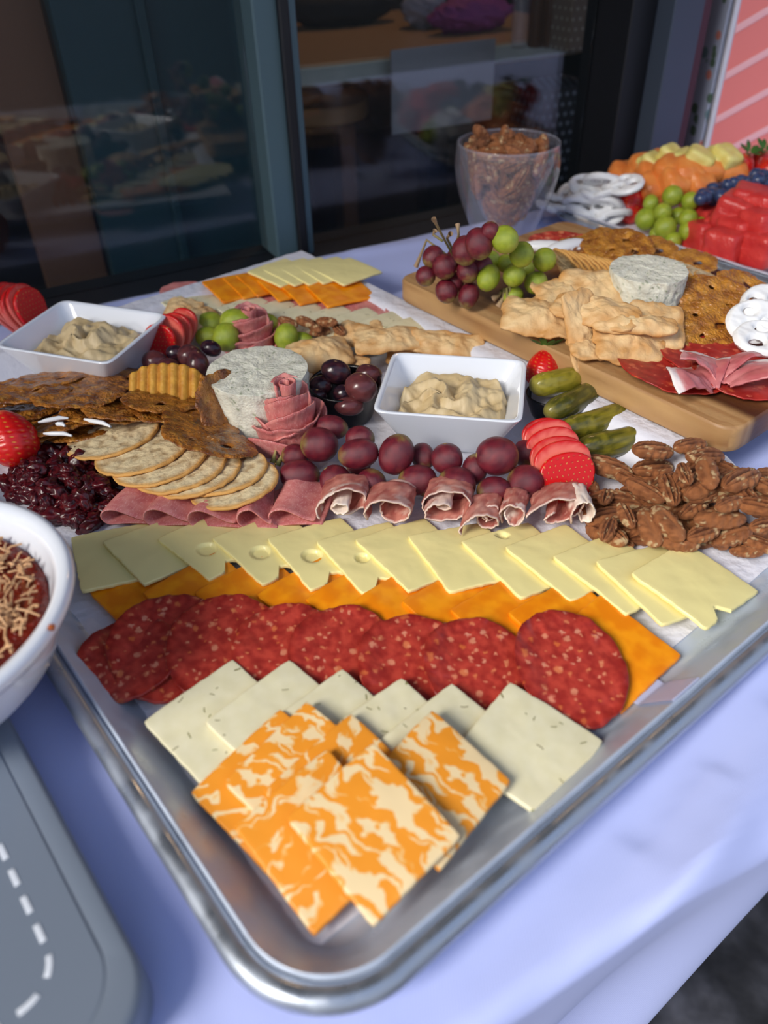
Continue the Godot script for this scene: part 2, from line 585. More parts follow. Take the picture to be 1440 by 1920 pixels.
func shop() -> void:
	# the roof over the terrace
	wall_box("ceiling_terrace", M.ceiling_paint, -4.0, 2.75, WALL, 8.0, 0.12, 1.0)
	wall_box("floor", M.stone, -5, -0.1, -5, 10, 0.1, 9)
	# the shop front
	var sl := WX(547, 240, WALL).x          # post between the left pane and the right one
	var sr := WX(1157, 150, WALL).x         # left edge of the dark mullion
	wall_box("wall_base", M.black_seal, -2.6, 0, WALL - 0.10, 5.2, 0.70, 0.10)
	wall_box("trim_1", M.black_seal, -2.6, 0.70, WALL - 0.09, 5.2, 0.035, 0.08)
	wall_box("wall_lintel", M.frame_metal, -2.6, 2.5, WALL - 0.10, 5.2, 0.6, 0.10)
	wall_box("wall_left", M.black_seal, -2.7, 0, -4.2, 0.1, 3.1, 3.3)
	wall_box("wall_right", M.black_seal, 2.6, 0, -4.2, 0.1, 3.1, 3.3)
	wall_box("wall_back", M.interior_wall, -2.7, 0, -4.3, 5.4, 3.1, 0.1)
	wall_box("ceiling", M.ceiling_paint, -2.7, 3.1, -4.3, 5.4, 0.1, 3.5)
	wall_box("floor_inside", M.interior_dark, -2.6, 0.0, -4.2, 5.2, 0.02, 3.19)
	var post := Node3D.new()
	post.name = "trim_5"
	add_child(post)
	post.position = WP(sl, 0.735, WALL - 0.05)
	part("upright", boxm(Vector3(0.050, 1.765, 0.06)), M.teal_metal, post, Vector3(0, 0.8825, 0), Basis(TV, Vector3.UP, NV))
	part("seal", boxm(Vector3(0.012, 1.765, 0.014)), M.black_seal, post, Vector3(0, 0.8825, 0) + TV * 0.008 + NV * 0.031, Basis(TV, Vector3.UP, NV))
	post.set_meta("kind", "structure")
	wall_box("window_1", M.window_glass, -2.6, 0.735, WALL - 0.06, sl - 0.025 + 2.6, 1.765, 0.006)
	wall_box("window_2", M.window_glass, sl + 0.025, 0.735, WALL - 0.06, sr - sl - 0.025, 1.765, 0.006)
	wall_box("trim_2", M.black_seal, sr, 0.0, WALL - 0.08, 0.042, 2.5, 0.09)
	wall_box("trim_3", M.frame_metal, sr + 0.042, 0.0, WALL - 0.08, 0.052, 2.5, 0.12)
	wall_box("trim_4", M.maroon, sr + 0.094, 0.0, WALL - 0.08, 0.034, 2.5, 0.10)
	wall_box("window_3", M.window_glass, sr + 0.128, 0.0, WALL - 0.06, 2.6 - sr - 0.128, 2.5, 0.006)
	# inside the shop
	var a := WX(150, 250, -1.06).x
	var b := WX(500, 250, -1.06).x
	var bx := box_at(a, 0.02, -1.09, b - a, 2.3, 0.03)
	var teal := thing("teal_screen", "tall teal screen standing just inside the left window pane", "screen", bx[1] - Vector3(0, 1.15, 0))
	part("board", bx[0], M.teal_panel, teal, Vector3(0, 1.15, 0), bx[2])
	part("seam", boxm(Vector3(0.012, 2.3, 0.012)), M.teal_panel, teal, Vector3(0, 1.15, 0) - TV * 0.02 + NV * 0.02, bx[2])
	var c := WX(20, 300, -1.10).x
	bx = box_at(c, 0.02, -1.14, a - c - 0.002, 1.02, 0.04)
	one("brown_panel", bx[0], M.brown_panel, "brown wooden panel behind the left window pane beside the teal screen", "panel", bx[1], bx[2])
	counter()

func counter() -> void:
	var n0 := -1.30
	var l := WX(500, 105, n0); var r := WX(1140, 118, n0)
	var y := WX(830, 92, n0).y
	var t := 0.034
	var len := r.x - l.x
	var w := thing("shop_counter", "wooden counter with a pale rounded edge inside the right window", "counter", WP(l.x, 0.02, n0))
	var hz := rounded(len * 0.5, 0.24, 8.0)
	slab(96, hz, flat0, t, 0.003, 2)
	var bas := Basis(TV, Vector3.UP, NV)
	part("top", fin(), M.counter_top, w, TV * len * 0.5 - NV * 0.24 + Vector3(0, y - 0.02 - t, 0), bas)
	slab(96, rounded(len * 0.5 + 0.003, 0.243, 8.0), flat0, t * 0.8, 0.003, 2)
	part("edge_band", fin(), M.counter_edge, w, TV * len * 0.5 - NV * 0.24 + Vector3(0, y - 0.02 - t * 0.9 - 0.001, 0), bas)
	for k in 2:
		part("leg", boxm(Vector3(0.05, y - t - 0.03, 0.05)), M.black_seal, w, TV * (0.2 if k == 0 else len - 0.2) - NV * 0.3 + Vector3(0, (y - t - 0.03) * 0.5, 0), bas)
	var spot := func(px: float, py: float, deep := 0.0) -> Vector3:
		var q := at_y(px, py, y)
		return q - NV * deep
	# things on the counter
	var p: Vector3 = spot.call(640, 48)
	ball(0.115, 0.035, 0.05, 28, 14, func(d: Vector3) -> float: return 1.0 + 0.18 * n3(d, 2.5))
	one("black_bag", fin(), mat("bag_cloth", rgb(14, 14, 16), 0.8), "black soft bag lying on the counter inside the window", "bag", p + Vector3(0, 0.032, 0), bas)
	p = spot.call(795, 52)
	ball(0.045, 0.038, 0.04, 40, 24, func(d: Vector3) -> float: return 0.85 + 0.45 * absf(n3(d, 3.2)))
	one("crumpled_tissue", fin(), mat("grey_tissue", rgb(150, 150, 165), 0.8), "crumpled grey tissue paper on the counter beside the black bag", "tissue paper", p + Vector3(0, 0.035, 0), bas)
	p = spot.call(880, 60)
	ball(0.085, 0.03, 0.04, 40, 20, func(d: Vector3) -> float: return 0.85 + 0.5 * absf(n3(d, 2.6)))
	one("purple_tissue", fin(), mat("purple_paper", rgb(130, 50, 120), 0.7), "crumpled purple tissue paper on the counter behind the glass", "tissue paper", p + Vector3(0, 0.027, 0), bas)
	p = spot.call(880, 45)
	one("price_card", boxm(Vector3(0.036, 0.07, 0.002)), mat("card", rgb(190, 195, 205), 0.7), "small white card standing among the purple tissue", "card", p + Vector3(0, 0.085, -0.03), bas)
	for k in 3:
		p = spot.call([972.0, 1003.0, 1028.0][k], 88.0)
		lathe([Vector2(0.0, 0.0), Vector2(0.012, 0.0), Vector2(0.014, 0.002), Vector2(0.014, 0.12), Vector2(0.0125, 0.12), Vector2(0.0125, 0.004), Vector2(0.0, 0.004)], 20)
		one("bottle", fin(), M.glassware if k == 0 else mat("amber_glass", rgb(90, 58, 34), 0.1), ["slim clear glass on the counter, left of the amber bottles", "slim amber bottle next to the clear glass", "slim amber bottle beside the dotted bag"][k], "bottle", p, bas)
	p = spot.call(1085, 92)
	var dots := Image.create(128, 128, false, Image.FORMAT_RGB8)
	dots.fill(rgb(120, 108, 96))
	for yy in 8:
		for xx in 8:
			for dy in range(-3, 4):
				for dx in range(-3, 4):
					if dx * dx + dy * dy < 9: dots.set_pixel((xx * 16 + 8 + dx + (8 if yy % 2 else 0)) % 128, yy * 16 + 8 + dy, rgb(170, 166, 160))
	one("beige_gift_bag", boxm(Vector3(0.085, 0.16, 0.05)), mat("dotted_paper", Color.WHITE, 0.8, {"albedo_texture": ImageTexture.create_from_image(dots), "uv1_scale": Vector3(9, 9, 9)}), "beige gift bag with pale dots on the counter by the mullion", "gift bag", p + Vector3(0, 0.081, 0), bas)
	# under the counter
	var q := WX(832, 150, n0 + 0.03)
	one("paper_notice", boxm(Vector3(0.20, 0.125, 0.003)), mat("notice", rgb(150, 154, 160), 0.8), "blank grey paper sheet hanging on the front of the counter", "sheet", WP(q.x, q.y - 0.01, n0 + 0.03), bas)
	q = WX(1070, 205, -1.36)
	var dk := Image.create(128, 128, false, Image.FORMAT_RGB8)
	dk.fill(rgb(18, 20, 28))
	for yy in 8:
		for xx in 8:
			for dy in range(-3, 4):
				for dx in range(-3, 4):
					if dx * dx + dy * dy < 11: dk.set_pixel((xx * 16 + 8 + dx + (8 if yy % 2 else 0)) % 128, yy * 16 + 8 + dy, rgb(150, 160, 175))
	one("dotted_box", boxm(Vector3(0.13, q.y + 0.02, 0.1), 0.004), mat("dotted_dark", Color.WHITE, 0.6, {"albedo_texture": ImageTexture.create_from_image(dk), "uv1_scale": Vector3(7, 7, 7)}), "dark box with white polka dots under the counter", "box", WP(q.x, q.y * 0.5 + 0.03, -1.42), bas)
	q = WX(590, 215, -1.5)
	var stool := thing("wooden_stool", "low wooden stool under the counter next to the window post", "stool", WP(q.x, 0.02, -1.5))
	slab(40, rounded(0.1, 0.1, 2.5), flat0, 0.03, 0.004, 2)
	part("seat", fin(), M.counter_top, stool, Vector3(0, q.y - 0.02, 0))
	for k in 4:
		part("leg", boxm(Vector3(0.025, q.y - 0.02, 0.025)), M.brown_panel, stool, Vector3(0.06 * (1 if k % 2 else -1), (q.y - 0.02) * 0.5, 0.06 * (1 if k / 2 else -1)))
	# a lamp inside
	var lamp := thing("pendant_lamp", "small warm pendant bulb hanging over the shop counter", "lamp", WP(l.x + 0.5, 1.9, -1.6))
	ball(0.04, 0.05, 0.04, 20, 12)
	part("bulb", fin(), mat("bulb_glow", rgb(255, 214, 160), 0.5, {"emission_enabled": true, "emission": rgb(255, 200, 130), "emission_energy_multiplier": 4.0}), lamp)
	tube([Vector3(0, 0.05, 0), Vector3(0, 0.6, 0), Vector3(0, 1.2, 0)], func(_x: float) -> float: return 0.003, 6)
	part("cord", fin(), M.black_seal, lamp)
	var ol := OmniLight3D.new()
	ol.name = "bulb_light"
	ol.light_color = rgb(255, 205, 150)
	ol.light_energy = 0.12
	ol.light_size = 0.03
	ol.omni_range = 8.0
	ol.omni_attenuation = 2.0
	ol.shadow_enabled = true
	lamp.add_child(ol)
	# the striped sign
	var base := Vector3(0.487, 0.752, -1.237)
	var sg := thing("striped_sign", "tall coral pink board with pale diagonal stripes and a floral side", "sign", base)
	var fx := Vector3(0.985, 0, 0.174); var fn := Vector3(-0.174, 0, 0.985)
	var fb := Basis(fx, Vector3.UP, fn)
	part("face", boxm(Vector3(0.34, 0.62, 0.012)), mat("coral", rgb(246, 136, 130), 0.6), sg, fx * 0.172 + Vector3(0, 0.31, 0), fb)
	mat("stripe", rgb(252, 190, 194), 0.6)
	for k in 16:
		var y0 := -0.26 + 0.056 * k
		# a stripe rises to the right and is cut off at the board's edges
		var x0 := 0.004; var x1 := 0.338
		var ya := y0; var yb := y0 + (x1 - x0) * 0.62
		if yb < 0.01 or ya > 0.61: continue
		if ya < 0.0: x0 += (0.0 - ya) / 0.62; ya = 0.0
		if yb > 0.612: x1 -= (yb - 0.612) / 0.62; yb = 0.612
		var hw := 0.0052
		var ids := []
		for z in [0.0062, 0.0072]:
			for c in [[x0, ya - hw], [x1, yb - hw], [x1, yb + hw], [x0, ya + hw]]:
				ids.append(put(Vector3(c[0], maxf(0.001, c[1]), z)))
		quad(ids[4], ids[7], ids[6], ids[5]); quad(ids[0], ids[1], ids[2], ids[3])
		for e in 4: quad(ids[e], ids[4 + e], ids[4 + (e + 1) % 4], ids[(e + 1) % 4])
		part("stripe", fin(), M.stripe, sg, Vector3.ZERO, fb)
	part("white_edge", boxm(Vector3(0.007, 0.62, 0.016)), M.paper, sg, Vector3(0, 0.31, 0), fb)
	var fl := Image.create(128, 256, false, Image.FORMAT_RGB8)
	fl.fill(rgb(170, 180, 205))
	for k in 46:
		var cx := rng.randi_range(4, 122); var cy := rng.randi_range(4, 250); var rad := rng.randi_range(4, 11)
		var cc: Color = [rgb(84, 110, 92), rgb(84, 110, 92), rgb(205, 130, 120), rgb(110, 140, 150)][k % 4]
		for dy in range(-rad, rad + 1):
			for dx in range(-rad, rad + 1):
				if dx * dx + dy * dy * 2 < rad * rad: fl.set_pixel(posmod(cx + dx, 128), posmod(cy + dy, 256), cc)
	part("floral_side", boxm(Vector3(0.004, 0.62, 0.10)), mat("floral", Color.WHITE, 0.7, {"albedo_texture": ImageTexture.create_from_image(fl), "uv1_scale": Vector3(9, 4, 1)}), sg, Vector3(-0.004, 0.31, 0) - fn * 0.05 - fx * 0.02, Basis(Vector3.UP, 0.35) * fb)

func tablecloth() -> void:
	var edge := -0.088
	var path := []                       # (n, y, how far down the drape)
	for k in 8: path.append(Vector3(-0.886, 0.35 + 0.39 * k / 7.0, 0))
	for k in 130: path.append(Vector3(lerpf(-0.882, edge - 0.012, k / 129.0), 0.75, 0))
	for k in 5:
		var a := PI * 0.5 * (k + 1) / 5.0
		path.append(Vector3(edge - 0.012 + 0.012 * sin(a), 0.738 + 0.012 * cos(a), 0))
	for k in 30: path.append(Vector3(edge, 0.738 - 0.70 * (k + 1) / 30.0, (k + 1) / 30.0))
	var creases := []
	for c in [[1405, 1300, 1225, 1920, 0.0045, 0.020], [1440, 1480, 1060, 1915, 0.0022, 0.007], [1300, 1520, 1010, 1920, 0.0016, 0.006], [1150, 1640, 940, 1900, 0.0014, 0.008], [1440, 1400, 1290, 1700, 0.002, 0.010], [240, 1500, 330, 1900, 0.001, 0.01], [700, 470, 860, 445, 0.002, 0.012]]:
		var a := at_y(c[0], c[1], 0.75); var b := at_y(c[2], c[3], 0.75)
		creases.append([Vector2(a.dot(TV), a.dot(NV)), Vector2(b.dot(TV), b.dot(NV)), c[4], c[5]])
	var ns := 420
	var f := func(u: float, v: float) -> Vector3:
		var s := lerpf(-1.4, 2.0, u)
		s = lerpf(-1.1, -0.45, u / 0.12) if u < 0.12 else (lerpf(-0.45, 0.75, (u - 0.12) / 0.72) if u < 0.84 else lerpf(0.75, 1.9, (u - 0.84) / 0.16))
		var q: Vector3 = path[roundi(v * (path.size() - 1))]
		var n := q.x
		var y := q.y
		if q.z > 0.0:
			n += q.z * (-0.10 + 0.035 * sin(s * 23.0 + 0.6) + 0.02 * sin(s * 51.0)) - 0.13 * q.z * smoothstep(0.22, 0.6, s)
		elif y > 0.735:
			y += 0.0009 * n2(s, n, 9.0)
			for c in creases:
				var w: Vector2 = Vector2(s, n)
				var ab: Vector2 = c[1] - c[0]
				var k := clampf((w - c[0]).dot(ab) / ab.length_squared(), -0.15, 1.15)
				var d: float = (w - c[0] - ab * k).length()
				y += 1.7 * c[2] * exp(-d * d / (c[3] * c[3]))
		return WP(s, y, n)
	lat(ns, path.size() - 1, false, false, f)
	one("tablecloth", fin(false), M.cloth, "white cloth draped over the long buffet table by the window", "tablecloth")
	# the table it covers
	var t := thing("buffet_table", "long folding table hidden under the white tablecloth", "table", WP(0.4, 0, -0.48))
	part("table_top", boxm(Vector3(2.6, 0.02, 0.75)), M.counter_top, t, Vector3(0, 0.735, 0), Basis(TV, Vector3.UP, NV))
	for k in 4:
		part("leg", boxm(Vector3(0.03, 0.72, 0.03)), M.black_seal, t, TV * (1.15 if k % 2 else -1.15) + NV * (0.24 if k / 2 else -0.3) + Vector3(0, 0.362, 0))

# ---------- the sheet pan ----------
func rr_ring(u0: float, u1: float, w0: float, w1: float, r: float, nc: int) -> PackedVector2Array:
	var o := PackedVector2Array()
	for k in 4:
		var c := Vector2(u1 - r if k == 0 or k == 3 else u0 + r, w1 - r if k < 2 else w0 + r)
		for i in nc + 1:
			o.append(c + Vector2.from_angle(PI * 0.5 * (k + float(i) / nc)) * r)
	return o

func pan_shell(prof: Array, u0: float, u1: float, w0: float, w1: float, r: float, y: float) -> void:
	var nc := 20
	var rings := []
	for q in prof:
		rings.append(rr_ring(u0 + q.x, u1 - q.x, w0 + q.x, w1 - q.x, maxf(r - q.x, 0.006), nc))
	var n: int = rings[0].size()
	var f := func(a: float, b: float) -> Vector3:
		var k := roundi(b * (prof.size() - 1))
		var q: Vector2 = rings[k][roundi(a * n) % n]
		var bump := 0.00035 * n2(q.x, q.y, 40.0) if prof[k].x < 0.035 else 0.0
		return G(q.x, q.y, y + prof[k].y + bump)
	lat(n, prof.size() - 1, true, false, f)

func bead_profile() -> Array:
	var p := [Vector2(0.20, 0.0022), Vector2(0.038, 0.0022), Vector2(0.034, 0.0026), Vector2(0.0305, 0.0048), Vector2(0.0275, 0.009), Vector2(0.0150, 0.0238), Vector2(0.0136, 0.0256), Vector2(0.0126, 0.0258), Vector2(0.0120, 0.0232)]
	p.append_array([Vector2(0.0115, 0.0222), Vector2(0.0125, 0.0215)])
	p.append_array([Vector2(0.0165, 0.0190), Vector2(0.0290, 0.0040), Vector2(0.036, 0.0), Vector2(0.20, 0.0)])
	return p

func paper_y(u: float, w: float) -> float:
	var y := 0.7534 + 0.0238 * smoothstep(0.420, 0.440, u) + 0.0238 * smoothstep(0.619, 0.641, w)
	y = minf(y, 0.7776)
	return y + 0.0006 * n2(u, w, 26.0) + 0.0004 * n2(u + 4.0, w, 60.0)

func sheet_pan() -> void:
	var pan := thing("sheet_pan", "large aluminium sheet pan with a rolled rim holding the cheese and meat spread", "sheet pan", G(0.2285, 0.33, 0.7505))
	pan_shell(bead_profile(), 0, 0.457, 0, 0.66, 0.054, 0.0)
	part("basin", fin(), M.pan_metal, pan, -G(0.2285, 0.33, 0.0))
	var bead := []
	for k in 15:
		var a := TAU * k / 14.0 + 0.2
		bead.append(Vector2(0.0062 + 0.0058 * cos(a), 0.0204 + 0.0059 * sin(a)))
	pan_shell(bead, 0, 0.457, 0, 0.66, 0.054, 0.0)
	part("rolled_rim", fin(), M.rim_metal, pan, -G(0.2285, 0.33, 0.0))
	var f := func(a: float, b: float) -> Vector3:
		var u := lerpf(0.0325, 0.4595, a)
		var w := lerpf(0.041 + 0.006 * a, 0.666, b)
		if a > 0.9: w = maxf(w, 0.04 + 0.08 * (a - 0.9) / 0.1)
		return G(u, w, paper_y(u, w) - 0.0002)
	sheet(90, 120, f, 0.0004)
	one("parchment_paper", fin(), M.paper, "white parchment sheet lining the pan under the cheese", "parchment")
	# the strip of clear tape over the near rim: down the wall, over the bead
	var a0 := at_y(1262, 1275, 0.7768)
	var wt := (a0 - PN).dot(UU)
	var prof := []
	for q in bead_profile():
		if q.x < 0.031 and q.y > 0.004: prof.append(q)
		if prof.size() == 5: break
	prof.push_front(Vector2(0.040, 0.0036)); prof.push_front(Vector2(0.047, 0.0036))
	f = func(a: float, b: float) -> Vector3:
		var k := b * (prof.size() - 1)
		var q: Vector2 = prof[int(k)].lerp(prof[mini(int(k) + 1, prof.size() - 1)], k - int(k))
		return G(wt + (a - 0.5) * 0.0235, q.x + 0.0009, 0.7505 + q.y + 0.0007)
	sheet(6, 40, f, 0.0002)
	one("tape_strip", fin(), M.tape, "strip of clear tape over the near right rim of the sheet pan", "tape")

# ---------- dishes ----------
func square_bowl(label: String, c: Array, hh: float, dl: String, swirl: float) -> void:
	# c: back left, back right, front right, front left corners of the rim, in the picture
	var q := []
	for k in 4: q.append(P(c[k][0], c[k][1], hh * 1000.0))
	var mid: Vector3 = (q[0] + q[1] + q[2] + q[3]) * 0.25
	var ex: Vector3 = ((q[1] - q[0]) + (q[2] - q[3])) * 0.25
	var ez: Vector3 = ((q[3] - q[0]) + (q[2] - q[1])) * 0.25
	ex.y = 0; ez.y = 0
	ez -= ex.normalized() * ez.dot(ex.normalized()) * 0.7
	var b := thing("square_bowl", label, "bowl", Vector3(mid.x, PY, mid.z))
	var lvl := [Vector3(0, 0.0, 12), Vector3(0.50, 0.0, 9), Vector3(0.575, 0.0015, 9), Vector3(0.66, 0.008, 10), Vector3(0.955, hh - 0.0035, 14), Vector3(0.985, hh - 0.001, 14), Vector3(0.985, hh, 14), Vector3(0.96, hh + 0.0004, 14), Vector3(0.925, hh, 14), Vector3(0.91, hh - 0.002, 14), Vector3(0.62, 0.0095, 8), Vector3(0.52, 0.0055, 6), Vector3(0, 0.0050, 6)]
	var f := func(u: float, v: float) -> Vector3:
		var l: Vector3 = lvl[roundi(v * (lvl.size() - 1))]
		var a := u * TAU + PI * 0.25
		var r := pow(pow(absf(cos(a)), l.z) + pow(absf(sin(a)), l.z), -1.0 / l.z) * l.x
		return ex * cos(a) * r + ez * sin(a) * r + Vector3(0, l.y, 0)
	lat(128, lvl.size() - 1, true, false, f)
	part("dish", fin(), M.porcelain, b)
	# hummus, swirled
	var hf := func(u: float, v: float) -> Vector3:
		var a := u * TAU
		var s := v
		var r := pow(pow(absf(cos(a)), 5.0) + pow(absf(sin(a)), 5.0), -0.2) * s * (0.765 + 0.035 * n2(cos(a) * 2.0 + swirl, sin(a) * 2.0, 1.0))
		var x := cos(a) * r; var z := sin(a) * r
		var tw := atan2(z - 0.1, x + 0.15) + 3.4 * Vector2(x + 0.15, z - 0.1).length() + swirl
		var ridge := absf(fposmod(tw * 0.55 + 0.35 * n2(x, z, 1.4), 1.0) - 0.5) * 2.0
		var y := hh * 0.60 + 0.0095 * ridge * (1.0 - 0.5 * s) + 0.008 * n2(x + swirl, z, 1.5) + 0.0012 * n2(x, z + swirl, 4.5)
		y += 0.010 * exp(-(x * x + (z + 0.25) * (z + 0.25)) * 4.0)
		y = minf(y, hh * 0.98)
		if s > 0.9: y = lerpf(y, hh * 0.50, (s - 0.9) / 0.1)
		return ex * x + ez * z + Vector3(0, y, 0)
	lat(120, 52, true, false, hf, func(_u: float, _v: float, p: Vector3) -> Color: return lin(212, 190, 148).lerp(lin(196, 170, 124), clampf(0.5 + n3(p, 40.0), 0, 1)))
	one("hummus", fin(), M.hummus, dl, "hummus", b.position)

func dishes() -> void:
	square_bowl("white square porcelain bowl of hummus between the olives and the pickles", [[738, 660], [988, 673], [984, 796], [692, 771]], 0.045, "swirled beige hummus in the bowl behind the red grapes", 0.7)
	square_bowl("white square porcelain bowl of hummus at the left, behind the pretzel crisps", [[112, 562], [317, 586], [208, 688], [-12, 648]], 0.045, "smooth beige hummus in the bowl at the far left of the pan", 2.9)
	# the warming plate and the bowl of chili
	var py := 0.775
	var pl := thing("warming_plate", "flat grey plate with a dashed white outline in the lower left corner", "plate", G(-0.24, 0.32, 0.7505))
	var u1 := -0.0255
	var f := func(q: Vector2) -> Vector3: return G(q.x, q.y, 0)
	var rings := []
	for g in [[0.2, 0.0], [0.004, 0.0], [0.0, 0.004], [0.0, py - 0.7505 - 0.003], [0.0012, py - 0.7505 - 0.0007], [0.003, py - 0.7505], [0.0098, py - 0.7505], [0.0101, py - 0.7512], [0.0111, py - 0.7512], [0.0115, py - 0.7505], [0.2, py - 0.7505]]:
		rings.append([rr_ring(-0.47 + g[0], u1 - g[0], 0.052 + g[0], 0.60 - g[0], 0.026 if g[0] < 0.1 else 0.004, 10), g[1]])
	var n: int = rings[0][0].size()
	lat(n, rings.size() - 1, true, false, func(a: float, b: float) -> Vector3:
		var rg: Array = rings[roundi(b * (rings.size() - 1))]
		var q: Vector2 = rg[0][roundi(a * n) % n]
		return G(q.x, q.y, 0.7505 + rg[1]) - pl.position)
	part("slab", fin(), M.grey_plastic, pl)
	# dashes: a rounded outline inside the groove
	var ring := rr_ring(-0.44, u1 - 0.0275, 0.0865, 0.57, 0.016, 8)
	var line := Curve2D.new()
	line.bake_interval = 0.002
	for q in ring: line.add_point(q)
	line.add_point(ring[0])
	var s0 := 0.004
	while s0 < line.get_baked_length() - 0.012:
		var lo := []
		for y in [py - 0.0002, py + 0.0003]:
			for sgn in [-1.0, 1.0]:
				for i in 4:
					var t := s0 + 0.0088 * i / 3.0
					var q := line.sample_baked(t)
					var dd := (line.sample_baked(t + 0.0012) - line.sample_baked(maxf(0.0, t - 0.0012))).normalized()
					var w: Vector2 = q + Vector2(-dd.y, dd.x) * 0.0013 * sgn
					lo.append(put(G(w.x, w.y, y) - pl.position))
		for i in 3:
			quad(lo[8 + i], lo[12 + i], lo[13 + i], lo[9 + i])
			quad(lo[i], lo[8 + i], lo[9 + i], lo[i + 1])
			quad(lo[4 + i], lo[5 + i], lo[13 + i], lo[12 + i])
		quad(lo[0], lo[4], lo[12], lo[8]); quad(lo[3], lo[11], lo[15], lo[7])
		part("dash", fin(), M.white_print, pl)
		s0 += 0.0152
	var c := Vector3(-0.2451, py + 0.0003, -0.2762)
	var bw := thing("round_bowl", "large white glazed bowl of meaty red chili at the left edge", "bowl", c)
	var hb := 0.0645
	lathe([Vector2(0, 0), Vector2(0.032, 0), Vector2(0.034, 0.001), Vector2(0.040, 0.004), Vector2(0.060, 0.012), Vector2(0.0725, 0.027), Vector2(0.0785, 0.044), Vector2(0.0805, 0.0535), Vector2(0.082, 0.0545), Vector2(0.0875, 0.0575), Vector2(0.0895, 0.0615), Vector2(0.0885, 0.0650), Vector2(0.0855, 0.0660), Vector2(0.0815, 0.0645), Vector2(0.0785, 0.060), Vector2(0.0755, 0.052), Vector2(0.064, 0.030), Vector2(0.048, 0.015), Vector2(0, 0.008)], 96)
	part("dish", fin(), M.porcelain, bw)
	tube([Vector3(0.0868, 0.066, 0.0178), Vector3(0.0878, 0.0657, 0.0165), Vector3(0.0882, 0.0652, 0.0145)], func(v: float) -> float: return 0.0012 * (0.6 + sin(v * PI)), 8)
	part("drip", fin(), M.get("drip", mat("drip", rgb(190, 100, 50), 0.3)), bw)
	lat(72, 30, true, false, func(u: float, v: float) -> Vector3:
		var r := v * 0.0742
		var p := Vector3(cos(u * TAU) * r, 0, sin(u * TAU) * r)
		p.y = 0.0505 + 0.004 * n3(p, 42.0) + 0.003 * n3(p, 110.0) - (0.003 if v > 0.985 else 0.0)
		return p, func(_u: float, v: float, p: Vector3) -> Color: return lin(122, 30, 14).lerp(lin(150, 84, 50), smoothstep(-0.15, 0.35, n3(p, 70.0)) * (1.0 - smoothstep(0.8, 0.95, v))))
	one("chili", fin(), M.sauce, "red chili sauce with minced meat in the round white bowl", "chili", c)
	for k in 950:
		var a := rr(0, TAU); var r := sqrt(rng.randf()) * 0.069; var d := rr(0, TAU); var l := rr(0.002, 0.0055)
		var p := Vector3(cos(a) * r, 0.0535 + rr(-0.001, 0.003), sin(a) * r)
		var e := Vector3(cos(d) * l, rr(-0.001, 0.002), sin(d) * l)
		tube([p - e, p + Vector3(0, 0.001, 0), p + e], func(_v: float) -> float: return 0.0007, 4)
	var sh := one("grated_cheese", fin(), M.shred, "melting grated cheese strewn over the chili", "cheese", c)
	sh.set_meta("kind", "stuff")

# ---------- cheese ----------
func ramekin(label: String, c: Vector3, r: float, h := 0.031) -> void:
	lathe([Vector2(0, 0), Vector2(r * 0.72, 0), Vector2(r * 0.76, 0.002), Vector2(r * 0.98, h - 0.005), Vector2(r, h - 0.001), Vector2(r * 1.02, h), Vector2(r * 0.99, h + 0.0012), Vector2(r * 0.94, h - 0.001), Vector2(r * 0.72, 0.004), Vector2(0, 0.003)], 48)
	one("black_ramekin", fin(), M.black_plastic, label, "ramekin", c)

